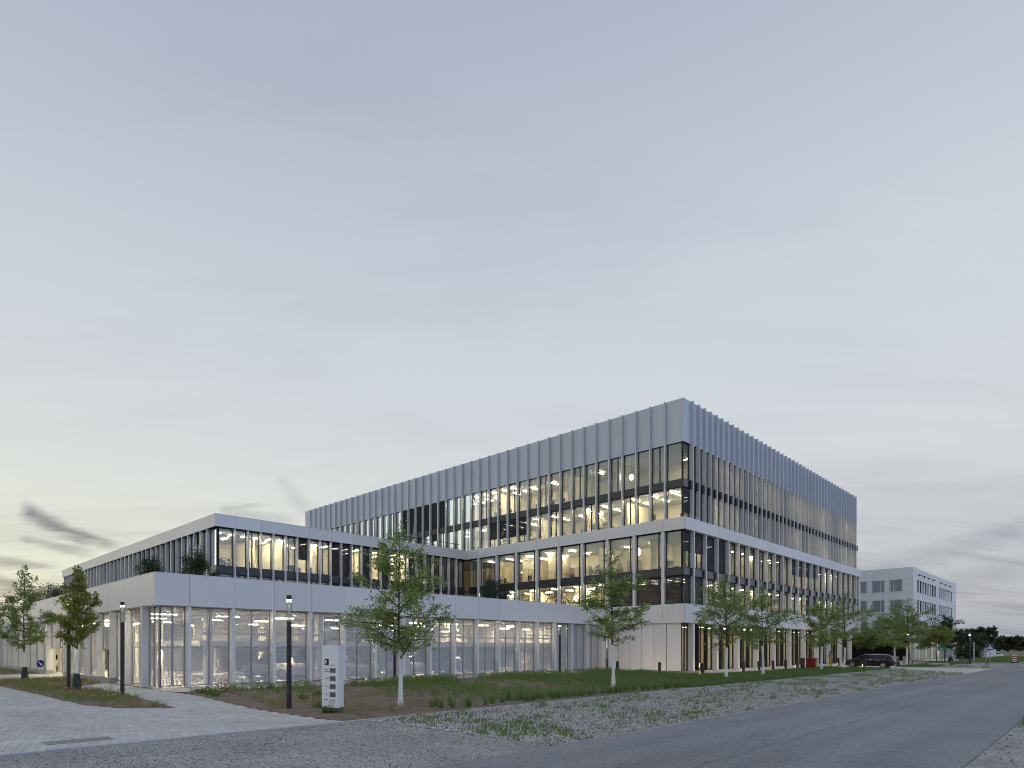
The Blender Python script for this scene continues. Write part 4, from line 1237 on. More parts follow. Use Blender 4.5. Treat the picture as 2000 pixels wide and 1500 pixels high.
shelf(XM + 16.8, YM + 5.9, ZW1, 0, 'open shelf at the back of the wing room behind the largest tree')
shelf(XC + 6.7, YC + 8.0, 13.75, -1.57, 'open shelf at the back of the third floor, first from the corner')
shelf(XC + 6.7, YC + 13.2, 13.75, -1.57, 'open shelf at the back of the third floor, second from the corner')
shelf(XC + 6.7, YC + 19.6, 13.75, -1.57, 'open shelf at the back of the third floor, third from the corner')
shelf(XC + 6.7, YC + 10.0, 17.14, -1.57, 'open shelf at the back of the top floor, first from the corner')
shelf(XC + 6.7, YC + 17.0, 17.14, -1.57, 'open shelf at the back of the top floor, second from the corner')
shelf(XC + 6.7, YC + 25.0, 17.14, -1.57, 'open shelf at the back of the top floor, third from the corner')
for i, (x_, y_, z_, r_, lab) in enumerate((
        (XC + 1.6, YC + 14.2, 17.14, 1.5, 'dark office chair on the top floor beside the first desk'), (XC + 1.5, YC + 22.0, 17.14, 1.7, 'dark office chair on the top floor in the long lit row'),
        (XC + 1.5, YC + 27.5, 17.14, 1.2, 'dark office chair on the top floor at the left end of the lit row'), (XC + 1.5, YC + 3.4, 13.75, 1.6, 'dark office chair in the third floor corner room'),
        (XC + 1.5, YC + 9.4, 13.75, 1.3, 'dark office chair on the third floor beside the first desk'), (XC + 1.5, YC + 20.2, 13.75, 1.8, 'dark office chair on the third floor further left'),
        (XM + 4.2, YM + 1.4, ZW1, .2, 'dark office chair in the second window of the wing front'), (XM + 15.9, YM + 1.5, ZW1, 2.9, 'dark office chair in the wing front left of the dark blinds'),
        (XC + 1.4, YC + 20.4, 9.16, 1.2, 'dark chair in the second floor hall near the inner corner'), (XC + 1.4, YC + 17.2, 9.16, 1.9, 'dark chair in the second floor hall by the stair'))):
    office_chair(x_, y_, z_, r_, lab)
for i, (u, z_, lab) in enumerate(((14.0, 9.16, 'tall wooden cabinet in the second floor hall by the stair'), (21.0, 9.16, 'tall wooden cabinet in the second floor hall near the inner corner'), (8.4, 9.16, 'tall wooden cabinet in the dim second floor room'), (20.0, 5.95, 'tall wooden cabinet in the first floor hall'))):
    t = thing('cabinet', lab, 'cabinet', (XC + 6.4, YC + u, z_), 0)
    put('carcass', MB().box(-.3, .3, -1.2, 1.2, .06, 2.2, 'furniture_light', .01).mesh(), t, local=True)
    put('plinth', MB().box(-.26, .28, -1.15, 1.15, 0, .058, 'black').mesh(), t, local=True)
    for k in range(4): put('door', MB().box(-.32, -.303, -1.18 + k * .595, -.60 + k * .595, .1, 2.16, 'art' if k % 2 else 'furniture_light').mesh(), t, local=True)
# roof terrace railing and closed parasol on the wing roof, by the block
rail = thing('terrace_railing', 'low dark railing on the wing roof beside the office block', 'railing', (52, YM + .7, ZT1))
for k in range(8): box('baluster', 45.5 + k * 1.6, 45.54 + k * 1.6, YM + .66, YM + .70, 13.75, 14.75, 'frame', rail)
box('top_rail', 45.4, 57.4, YM + .65, YM + .71, 14.75, 14.80, 'frame', rail)
box('mid_rail', 45.4, 57.4, YM + .66, YM + .70, 14.30, 14.33, 'frame', rail)
par = thing('parasol', 'folded pale parasol standing on the wing roof terrace', 'parasol', (51.3, YM + 2.2, 13.75))
put('pole', MB().cyl(0, 0, 0, 3.0, .03, 'steel', 8).mesh(), par, local=True)
put('canopy', MB().lathe([(.06, 2.95), (.13, 2.5), (.16, 1.7), (.10, 1.1), (.12, .95)], 'furniture_light', 10).mesh('canopy', True), par, local=True)
put('foot', MB().cyl(0, 0, 0, .08, .3, 'concrete', 12).mesh(), par, local=True)
# security camera under the garage soffit
sc = thing('security_camera', 'small white dome camera under the garage soffit at the corner', 'camera', (XP + .25, YP + .55, ZB2 - .02))
put('mount', MB().cyl(0, 0, -.06, 0, .09, 'sign_white', 10).mesh(), sc, local=True)
put('dome', MB().lathe([(.08, -.06), (.075, -.10), (.03, -.14)], 'black', 10).mesh('dome', True), sc, local=True)

# ---- neighbouring office building across the side street
XN, YN, ZN = 142.0, 21.7, 16.13
nb = thing('neighbour_building', 'white four storey office building with slot windows behind the trees', 'office building', (XN, YN, 0))
def Yat(px, X):                        # position along the plane X for a sight line in the photograph
    t = (px - 685.3) / 1201.07; c, s = math.cos(ALPHA), math.sin(ALPHA)
    return X * (s - t * c) / (t * s + c)
def Xat(px, Y):
    t = (px - 685.3) / 1201.07; c, s = math.cos(ALPHA), math.sin(ALPHA)
    return Y * (c + t * s) / (s - t * c)
NL = Fac('L', XN, YN); NR = Fac('R', XN, YN)
XNE = Xat(1867, YN); YNE = YN + 34
mat('panel_white', (.76, .79, .83), .36, .15, var=.03, vscale=.3, randobj=.07)
rows = [(11.95, 14.08), (8.45, 10.57), (4.95, 7.04)]
slots = []
g1 = [Xat(p, YN) - XN for p in np.linspace(1791.5, 1825.5, 8)]
a0, a1 = Xat(1791.5, YN) - XN, Xat(1829.0, YN) - XN
b0, b1 = Xat(1834.4, YN) - XN, Xat(1864.2, YN) - XN
for (s0, s1) in ((a0, a1), (b0, b1)):
    p = (s1 - s0) / 8
    slots += [(s0 + p * (k + .06), s0 + p * (k + .70)) for k in range(8)]
LW = [(1762.3, 1737.5, .68), (1727.6, 1703.5, .32), (1693, 1672, .62), (1662, 1640, .3)]
lw = [(Yat(a, XN) - YN, Yat(b, XN) - YN, q) for a, b, q in LW]
zb = [ZN] + [z for r in rows for z in (r[1], r[0])] + [3.85]
# wall pieces: bands between rows, piers between openings
rngn = random.Random(4)
for F, end, ops in ((NR, XNE - XN, slots), (NL, YNE - YN, [(a, b) for a, b, q in lw])):
    st = .062 if F.k == 'L' else 0
    for i in range(0, len(zb) - 1, 2):
        u = st
        while u < end - .01:
            v = min(end, u + rngn.choice((2.2, 3.1, 4.0, 1.6) if F.k == 'L' else (1.1, 1.1, 1.4)))
            if end - v < .6: v = end
            F.box('wall_panel', u + .012, v - .012, 0, .06, zb[i + 1] + .012, zb[i] - .012, 'panel_white', nb)
            u = v
    for (z0, z1) in rows:
        u = st
        for (a, b) in ops + [(end, end)]:
            if a - u > .05: F.box('wall_panel', u + .012, a, 0, .06, z0 + .012 - .012, z1, 'panel_white', nb)
            u = b
    for (z0, z1) in rows:
        for i, (a, b) in enumerate(ops):
            F.box('sill', a - .04, b + .04, -.05, .05, z0 - .07, z0 - .004, 'panel_white', nb)
            if F.k == 'L':
                window(F, nb, a, b, z0, z1, .22, (lw[i][2],), .10, 'glass_mirror', fm='panel_white')
            else:
                window(F, nb, a, b, z0, z1, .30, (), .04, 'glass_mirror')
    F.box('wall_core', .6, end - .1, .62, 1.2, 3.9, ZN - .05, 'inner_wall_grey', nb)
box('roof_slab', XN + .3, XNE - .2, YN + .3, YNE, ZN - .4, ZN - .05, 'roof', nb)
for k in range(7):
    u = (a0 + a1 * .0 + k * 4.4) if k < 4 else b0 + (k - 4) * 5.2
    NR.box('sun_hood', u + 1, u + 2.6, -.22, -.002, 15.0, 15.12, 'frame', nb)
box('canopy', XN - 7, XNE - .5, YN - .6, YN + 3, 3.35, 3.82, 'frame', nb)
box('canopy', XN - 7, XN, YN + 3.0, YNE, 3.35, 3.82, 'frame', nb)
box('entrance_wall', XN - .2, XN + .1, YN + .8, YNE, .0, 3.34, 'dark_timber', nb)
box('lobby_wall', XN + .4, XNE - .5, YN + 3, YN + 3.3, 0, 3.34, 'inner_wall_grey', nb)
for k in range(14):
    u = .3 + k * (XNE - XN - 1.0) / 14
    window(NR, nb, u, u + (XNE - XN - 1.0) / 14, 0.05, 3.33, .55, (.5,), .10, 'glass', fm='mullion_grey')
    NR.box('column', u - .12, u + .12, .1, .36, 0, 3.34, 'panel_white', nb)
for k in range(4):
    lamp_strip('strip', 'ceiling_lamp', (XN + 3 + k * 7, YN + 1.6, 3.26), 'X', 1.2, 'small ceiling lamp in the ground floor of the neighbouring building', 'lamps in the neighbouring lobby', 'tube_on')

props(box_art, 'brown wall picture in the corner room of the third floor', 'picture')
# ------------------------------------------------------------------ trees
def tree(name, x, y, height, clear, radius, label, leaf='leaf_green', leaves=9000, lsize=.13, seed=1, white=0.0, bag=False, bark='bark', thick=.055,
         group=None, shape='spread', branches=26, up=.45, z=0.0, droop=.12, cat='tree'):
    rng = np.random.default_rng(seed)
    t = thing(name, label, cat, (x, y, z), 0, group)
    T = MB()
    nseg = 10
    wob = np.cumsum(rng.normal(0, .018, (nseg + 1, 2)), 0) * height / 7
    zs = np.linspace(0, height * .97, nseg + 1)
    pts = [(wob[i, 0], wob[i, 1], zs[i]) for i in range(nseg + 1)]
    rad = [thick * height / 6.5 * (1 - .93 * (i / nseg) ** .9) + .006 for i in range(nseg + 1)]
    rad[0] *= 1.25
    T.tube(pts, rad, bark, 9)
    def trunk_at(h):
        f = min(.999, h / (height * .97)) * nseg; i = int(f); q = f - i
        return np.array(pts[i]) * (1 - q) + np.array(pts[i + 1]) * q
    LP = []; LD = []
    ga = rng.uniform(0, 6.28)
    for b in range(branches):
        fr = (b + rng.uniform(0, .8)) / branches
        h = clear + (height - clear) * fr ** .92 * .97
        if shape == 'spread': prof = (0.78 + .45 * math.sin(math.pi * min(1, fr * 1.15))) * (1 - fr ** 1.5) + .12
        elif shape == 'cone': prof = (1 - fr) ** .75 * 1.05 + .10
        else: prof = math.sin(math.pi * (fr * .85 + .12)) ** .7
        ln = radius * prof * rng.uniform(.68, 1.18)
        ga += 2.399 + rng.normal(0, .25)
        el = up * (0.35 + fr * 1.1) + rng.normal(0, .12)
        d = np.array([math.cos(ga) * math.cos(el), math.sin(ga) * math.cos(el), math.sin(el)])
        p0 = trunk_at(h); seg = 5; bp = [p0]; cur = p0.copy(); dd = d.copy()
        for s in range(seg):
            dd = dd + rng.normal(0, .10, 3); dd[2] += .05 - droop * s / seg; dd /= np.linalg.norm(dd)
            cur = cur + dd * ln / seg; bp.append(cur.copy())
        br = .022 * height / 6.5 * (1 - .6 * fr) * (ln / radius + .35)
        T.tube([tuple(q) for q in bp], [br * (1 - .85 * s / seg) + .003 for s in range(seg + 1)], bark, 5, False)
        ntw = max(4, int(ln / radius * 13))
        for w in range(ntw):
            f = rng.uniform(.15, 1.0); i = min(seg - 1, int(f * seg)); q = f * seg - i
            p = bp[i] * (1 - q) + bp[i + 1] * q
            sd = rng.normal(0, 1, 3); sd[2] = sd[2] * .45 + .10; sd /= np.linalg.norm(sd)
            sd = sd * .8 + dd * .55; sd /= np.linalg.norm(sd)
            tl = ln * rng.uniform(.16, .42) * (1.15 - f * .45)
            e = p + sd * tl; e[2] -= tl * droop
            T.tube([tuple(p), tuple((p + e) / 2 + rng.normal(0, .03, 3)), tuple(e)], [.007, .005, .002], bark, 3, False)
            LP.append((p, e, tl))
    tot = sum(l[2] for l in LP)
    P = []; Dd = []
    for p, e, tl in LP:
        n = max(3, int(leaves * tl / tot))
        f = rng.random(n)
        q = p[None] * (1 - f[:, None]) + e[None] * f[:, None] + rng.normal(0, .075 * radius / 1.7, (n, 3))
        P.append(q); Dd.append(np.repeat(((e - p) / (np.linalg.norm(e - p) + 1e-9))[None], n, 0))
    P = np.concatenate(P); Dd = np.concatenate(Dd)
    V, Fq = leaf_quads(P, lsize, seed + 5, .35, Dd * .6)
    put('trunk', T.mesh('trunk', True), t, local=True)
    put('crown', arr_mesh('crown', V, Fq, leaf), t, local=True)
    if white:
        W = MB(); n = 8
        ws = np.linspace(0, white, n)
        W.tube([tuple(trunk_at(h)) for h in ws], [np.interp(h, zs, rad) * rng.uniform(1.08, 1.2) + .014 + (.03 if i == 0 else 0) for i, h in enumerate(ws)], 'trunk_white', 10)
        put('trunk_paint', W.mesh('trunk_paint', True), t, local=True)
    if bag:
        W = MB(); vs = []; n = 20; hs = [(.0, .27), (.08, .25), (.22, .21), (.4, .20), (.6, .17), (.78, .16), (.86, .13)]
        for (hh, rr) in hs:
            for k in range(n):
                a = 2 * math.pi * k / n; r = rr * (1 + .13 * math.sin(5 * a + hh * 9) + rng.normal(0, .05))
                vs.append((r * math.cos(a), r * math.sin(a), hh + rng.normal(0, .012)))
        fs = [(i * n + k, i * n + (k + 1) % n, (i + 1) * n + (k + 1) % n, (i + 1) * n + k) for i in range(len(hs) - 1) for k in range(n)]
        W.add(vs, fs, 'bag')
        put('water_bag', W.mesh('water_bag'), t, local=True)
    return t
def at(px, py): p = G(px, py); return p[0], p[1]
x, y = at(779, 1380)
tree('street_tree', x, y, 6.75, 1.75, 2.05, 'largest airy young tree with white painted trunk, behind the white parking pylon', leaves=10500, lsize=.115, seed=3, white=2.25, branches=40, group='white trunked trees along the road')
x, y = at(1198, 1344)
tree('street_tree', x, y, 7.6, 2.45, 1.80, 'young tree with white painted trunk in front of the closed white wall panels', leaves=8500, lsize=.12, seed=8, white=2.35, branches=36, group='white trunked trees along the road')
x, y = at(1419, 1326)
tree('street_tree', x, y, 7.2, 2.3, 2.15, 'young tree with white painted trunk just right of the block corner', leaves=8800, lsize=.125, seed=12, white=2.2, branches=36, up=.55, group='white trunked trees along the road')
x, y = at(1490, 1320)
tree('street_tree', x, y, 7.0, 2.3, 2.15, 'young tree with white painted trunk, fourth from the left of the road row', leaves=8200, lsize=.13, seed=15, white=2.3, branches=34, up=.35, group='white trunked trees along the road')
x, y = at(1605, 1309)
tree('street_tree', x, y, 7.2, 2.4, 2.3, 'young tree with white painted trunk right beside the red box', leaves=6000, lsize=.155, seed=19, white=2.3, branches=24, group='white trunked trees along the road')
x, y = at(1648, 1306.5)
tree('street_tree', x, y, 7.9, 2.4, 2.6, 'young tree with white painted trunk standing before the nose of the black car', leaves=6200, lsize=.155, seed=23, white=2.2, branches=26, group='white trunked trees along the road')
tree('street_tree', 104.5, 16.6, 8.6, 2.4, 2.7, 'young tree with white trunk behind the black car, left one', leaves=6000, lsize=.19, seed=27, white=2.4, branches=26, group='white trunked trees along the road')
x, y = at(1747, 1294)
tree('street_tree', x, y, 8.8, 2.5, 2.7, 'bushy young tree with white trunk right behind the tail of the black car', leaves=8000, lsize=.20, seed=31, white=2.5, branches=30, group='white trunked trees along the road')
for i, (px, py, h, r, lf, lab) in enumerate((
        (1688, 1291, 5.6, 2.6, 'leaf_yellow', 'yellowish slim tree under the canopy of the neighbouring building, left one'),
        (1709, 1291, 5.4, 2.4, 'leaf_yellow', 'yellowish slim tree under the canopy of the neighbouring building, right one'),
        (1829, 1295, 5.4, 2.2, 'leaf_yellow', 'light green tree before the slot windows of the neighbouring building'),
        (1845, 1294, 7.0, 2.4, 'leaf_dark', 'dark green tree at the right end of the neighbouring building'),
        (1879, 1288, 5.6, 2.4, 'leaf_far', 'first small dark tree right of the neighbouring building'),
        (1904, 1287, 5.0, 2.0, 'leaf_far', 'second small dark tree right of the neighbouring building'))):
    x, y = at(px, py)
    tree('street_tree', x, y, h, 2.2, r, lab, lf, 4200, .26, 40 + i, group='trees by the neighbouring building', branches=22)
x, y = at(48, 1327)
tree('street_tree', x, y, 7.9, 2.1, 2.0, 'left tree with wrapped base, crown dark against the sunset', 'leaf_green', 6200, .17, 51, white=1.9, bag=True, bark='bark_brown', shape='cone', branches=30, group='trees with wrapped bases in the small bed', droop=.02)
x, y = at(150, 1348)
tree('street_tree', x, y, 6.45, 2.15, 1.45, 'dense yellow green tree with wrapped base beside the garage side wall', 'leaf_yellow', 7600, .15, 55, white=2.1, bag=True, bark='bark_brown', shape='cone', branches=34, group='trees with wrapped bases in the small bed', up=.7, droop=0)
x, y = at(-62, 1324)
tree('street_tree', x, y, 7.4, 2.0, 2.4, 'tree cut off by the left edge of the picture', 'leaf_green', 6800, .20, 58, white=1.9, bark='bark_brown', shape='cone', branches=30, group='trees with wrapped bases in the small bed', droop=.02)
# shrubs on the garage roof
def shrub(name, x, y, z, r, n, size, leaf, seed, label, stems=5, needle=False, group=None):
    rng = np.random.default_rng(seed)
    t = thing(name, label, 'shrub', (x, y, z), 0, group)
    T = MB(); tips = []
    for k in range(stems):
        a = rng.uniform(0, 6.28); q = rng.uniform(.3, .8)
        e = (r[0] * q * math.cos(a), r[1] * q * math.sin(a), r[2] * rng.uniform(.9, 1.6))
        T.tube([(rng.normal(0, .06), rng.normal(0, .06), 0), (e[0] * .6, e[1] * .6, e[2] * .5), e], [.03, .022, .008], 'bark', 5)
    put('stem', T.mesh('stem', True), t, local=True)
    # clumps spread through the crown, gaps between them
    nc = 46; C = rng.normal(0, 1, (nc, 3)); C /= np.linalg.norm(C, axis=1)[:, None]
    C *= (rng.random(nc) ** .45)[:, None] * np.array(r); C[:, 2] += r[2] * 1.02
    P = np.repeat(C, n // nc, 0) + rng.normal(0, .13 * (r[0] + r[2]) / 1.6, (n // nc * nc, 3))
    P[:, 2] = np.maximum(P[:, 2], .05)
    V, Fq = leaf_quads(P, size, seed, .1)
    if needle:
        V = V.reshape(-1, 4, 3); m = (V[:, 1] + V[:, 3]) / 2
        V[:, 1] = m + (V[:, 1] - m) * .45; V[:, 3] = m + (V[:, 3] - m) * .45; V = V.reshape(-1, 3)
    put('crown', arr_mesh('crown', V, Fq, leaf), t, local=True)
    return t
ZG = 5.76
def roof_pt(px, py, z):
    d = (z - CAMZ) * 1201.07 / (1264.76 - py); l = (px - 685.32) / 1201.07 * d
    return d * math.cos(ALPHA) + l * math.sin(ALPHA), d * math.sin(ALPHA) - l * math.cos(ALPHA)
shrub('roof_shrub', XP + 2.0, 37.5, ZG, (.85, .85, 1.02), 4600, .10, 'leaf_dark', 61, 'low dark green bush on the garage roof left of the tall one', group='bushes on the garage roof')
shrub('roof_shrub', XP + 3.6, 34.6, ZG, (.72, .72, 1.22), 5200, .10, 'leaf_dark', 62, 'tall dark green bush on the garage roof near the parapet corner', group='bushes on the garage roof')
shrub('roof_shrub', XP + 4.9, 34.4, ZG, (.32, .32, .62), 1200, .09, 'leaf_dark', 63, 'smallest bush on the garage roof right of the tall one', group='bushes on the garage roof')
x, y = roof_pt(968, 1152, 7.3)
shrub('roof_pine', x, y, ZG, (1.28, 1.28, 1.25), 11000, .16, 'leaf_blue', 64, 'round dark pine bush on the garage roof before the lit hall', 7, True, 'bushes on the garage roof')
shrub('roof_pine', 17.8, 76.0, ZG, (3.2, 3.2, 1.75), 12000, .24, 'leaf_far', 65, 'large dark conifer bush on the roof at the far left', 7, True, 'bushes on the garage roof')
shrub('roof_pine', 15.5, 92.0, ZG, (3.0, 3.0, 1.15), 8000, .26, 'leaf_dark', 66, 'low round bush on the garage roof behind the left tree', 7, True, 'bushes on the garage roof')
for i, (u, d) in enumerate(((22, .9), (26, .8), (29, 1.0), (32, .9), (35, .8), (38.5, 1.0), (18, .9), (41, .9))):
    C = np.array([[XP + u, YP + d, 6.05]])
    V, Fq = leaf_cloud(C, (.55, .3, .28), 190, .11, 'leaf_green', 700 + i, .3)
    V = V - np.array([XP + u, YP + d, ZG])
    props(put('roof_plant', arr_mesh('roof_plant', V, Fq, 'leaf_green'), None, (XP + u, YP + d, ZG)), 'small green roof plant peeking over the front parapet', 'plant', 'roof plants behind the front parapet')
# far trees and hedge on the right
for i, (px, dist, h, r, lab) in enumerate(((1919, 240, 8.6, 4.6, 'big round dark tree on the horizon behind the crossing signs'), (1968, 300, 5.6, 5.0, 'hazy round tree on the horizon right of the big one'), (1999, 330, 5.6, 5.6, 'dark bush at the right edge of the horizon'), (1946, 330, 4.6, 5.0, 'low dark tree between the two rounder horizon trees'), (2035, 340, 5.4, 6, 'horizon bush just outside the right edge'), (1890, 300, 4.2, 6.0, 'low dark tree left of the big horizon tree'))):
    l = (px - 685.3) / 1201.07 * dist
    X, Y = dist * math.cos(ALPHA) + l * math.sin(ALPHA), dist * math.sin(ALPHA) - l * math.cos(ALPHA)
    tree('far_tree', X, Y, h, h * .16, r, lab, 'leaf_far', 7000, .85, 80 + i, group='trees on the horizon', shape='round', branches=34, up=.6)
# rough field beyond the side street
rngq = np.random.default_rng(5)
def field_mound():
    nx, ny = 60, 40
    xs = np.linspace(135, 420, nx); ys = np.linspace(-160, 6, ny)
    V = []
    for a in xs:
        for b in ys:
            hgt = 1.7 * min(1, max(0, (a - 150) / 60)) * min(1, max(0, (4 - b) / 14)) + .15 * math.sin(a * .21 + b * .13)
            V.append((a, b, -.03 + max(0, hgt)))
    F = [(i * ny + j, (i + 1) * ny + j, (i + 1) * ny + j + 1, i * ny + j + 1) for i in range(nx - 1) for j in range(ny - 1)]
    o = put('field', MB().add(V, F, 'field').mesh('field', True)); o['kind'] = 'structure'
field_mound()
FP = scatter([(128.5, -40), (300, -100), (300, 1.0), (128.5, 1.4)], 14000, 91, 1.6)
hh = 1.7 * np.clip((FP[:, 0] - 150) / 60, 0, 1) * np.clip((4 - FP[:, 1]) / 14, 0, 1)
FP[:, 2] = hh - .05
grass('field_grass', FP, .35, 1.1, .16, 'grass_dry', 92, 'tall rough grass of the field on the far right', 'grass', .6)
grass('verge_grass', scatter([(24.6, -.5), (34, -1), (34, 1.75), (25.4, 1.7)], 3600, 95, 1.3), .08, .30, .018, 'grass_blade', 96, 'tuft of verge grass at the right edge of the picture', 'grass')
grass('verge_grass', scatter([(93, 12.8), (119, 12.2), (121, 15.5), (93, 15.8)], 9000, 97), .08, .25, .03, 'lawn_blade', 98, 'green strip of grass behind the black car', 'grass')
grass('verge_grass', scatter([(130, 9.5), (190, 8.5), (190, 15), (130, 15)], 9000, 99), .15, .6, .06, 'grass_blade', 100, 'green verge before the neighbouring building', 'grass')
shrub('hedge_shrub', 150.0, 16.0, 0, (1.8, 1.8, 1.35), 3600, .28, 'leaf_dark', 68, 'dark round shrub before the neighbouring lobby windows', group='shrubs by the neighbouring building')
for i, (px, py) in enumerate(((1751, 1300), (1857, 1293), (1879, 1291))):
    x, y = at(px, py)
    t = thing('watering_bag', ('green watering bag left of the concrete posts', 'green watering bag on the grass below the dark green tree', 'green watering bag beside the glowing green column')[i], 'bag', (x, y, 0))
    put('bag_body', MB().lathe([(.34, 0), (.36, .15), (.26, .55), (.16, .80), (.14, .86)], 'bag', 12).mesh('bag', True), t, local=True)
    put('bag_strap', MB().lathe([(.17, .74), (.18, .77), (.17, .80)], 'black', 12).mesh(), t, local=True)

# ------------------------------------------------------------------ street furniture
def pole_lamp(x, y, h, label, r=.095):
    t = thing('pole_lamp', label, 'street lamp', (x, y, 0), 0, 'cylindrical pole lamps')
    gh = .78
    put('pole', MB().lathe([(r, 0), (r, h * .52), (r * .97, h * .522), (r * .97, h - gh - .16)], 'pole', 18).mesh('pole'), t, local=True)
    put('collar', MB().lathe([(r * .9, h - gh - .16), (r * .9, h - gh - .12)], 'steel', 18).mesh(), t, local=True)
    put('glass_tube', MB().tube([(0, 0, h - gh - .12), (0, 0, h - .16)], r * .97, 'glass_clear', 18, False).mesh('glass', True), t, local=True)
    put('rod', MB().lathe([(.018, h - gh - .12), (.018, h * .10), (.03, h - .44), (.012, h - .36)], 'steel', 8).mesh(), t, local=True)
    put('cap', MB().lathe([(r, h - .16), (r, h)], 'pole', 18).mesh(), t, local=True)
    put('light_source', MB().lathe([(r * .80, h - .215), (r * .86, h - .165)], 'pole_on', 14).mesh(), t, local=True)
x, y = at(239, 1358); pole_lamp(x, y, 4.30, 'lit pole lamp standing in the tip of the small bed')
x, y = at(564.5, 1384); pole_lamp(x, y, 4.08, 'lit pole lamp left of the white parking pylon')
x, y = at(771, 1331); pole_lamp(x, y, 4.3, 'lit pole lamp half hidden behind the largest tree')
x, y = at(1046, 1313.5); pole_lamp(x, 29.6, 4.25, 'lit pole lamp near the far end of the mesh screens')
x, y = at(134, 1347); pole_lamp(x, y, 4.6, 'pole lamp mostly hidden by the yellow green tree')
x, y = at(1894.3, 1296.5); pole_lamp(x, y, 4.1, 'pole lamp standing right of the glowing green column', .11)
x, y = at(1773, 1297); pole_lamp(x, y, 4.1, 'pole lamp before the dark entrance of the neighbouring building', .11)
_bol = None
def bollard(x, y, label, h=.95, back='Y', lit=True, w=.10):
    t = thing('bollard', label, 'bollard', (x, y, 0), 0, 'dark light bollards by the footpaths')
    put('post', MB().box(-w, w, -w, w, 0, h, 'bollard', .012).mesh(), t, local=True)
    if lit:
        if back == 'Y': M = MB().add([(-w * .8, w + .003, h * .10), (w * .8, w + .003, h * .10), (w * .8, w + .003, h * .42), (-w * .8, w + .003, h * .42)], [(3, 2, 1, 0)], 'bollard_on')
        else: M = MB().add([(w + .003, -w * .8, h * .10), (w + .003, w * .8, h * .10), (w + .003, w * .8, h * .42), (w + .003, -w * .8, h * .42)], [(0, 1, 2, 3)], 'bollard_on')
        put('light_slot', M.mesh(), t, local=True)
bollard(54.0, 28.35, 'dark bollard right of the second tree before the white wall', back='X')
bollard(53.6, 24.4, 'dark bollard in the middle of the white wall left of the corner', back='X')
for i, (px, py) in enumerate(((1373.5, 1318.6), (1452, 1313.2), (1482.5, 1311.2), (1511.5, 1309.4), (1538.5, 1307.8), (1562, 1306.3))):
    x, y = at(px, py)
    lab = ('first', 'second', 'third', 'fourth', 'fifth', 'sixth')[i]
    bollard(x, 20.62, '%s dark bollard right of the block corner along the lit footpath' % lab)
bollard(76.3, 20.2, 'broad dark bollard left of the red box', 1.12, 'Y', False, .16)
bollard(92.5, 20.9, 'dark bollard behind the nose of the black car')
bollard(84.6, 16.9, 'dark bollard standing before the side of the black car', .9)
x, y = at(22, 1306); bollard(x + 0, y - 6, 'dark bollard in the far strip by the garage side wall', .95, 'X', False, .13)
# red box
rb = thing('red_box', 'dark red metal box standing on the lawn edge', 'box', (78.2, 19.9, 0))
put('body', MB().box(-.42, .42, -.42, .42, .04, 1.02, 'bin_red', .02).mesh(), rb, local=True)
put('lid', MB().box(-.45, .45, -.45, .45, 1.023, 1.09, 'bin_red', .02).mesh(), rb, local=True)
put('sticker', MB().box(.10, .26, -.428, -.423, .78, .92, 'sign_white').mesh(), rb, local=True)
put('foot', MB().box(-.38, .38, -.38, .38, 0, .038, 'black').mesh(), rb, local=True)
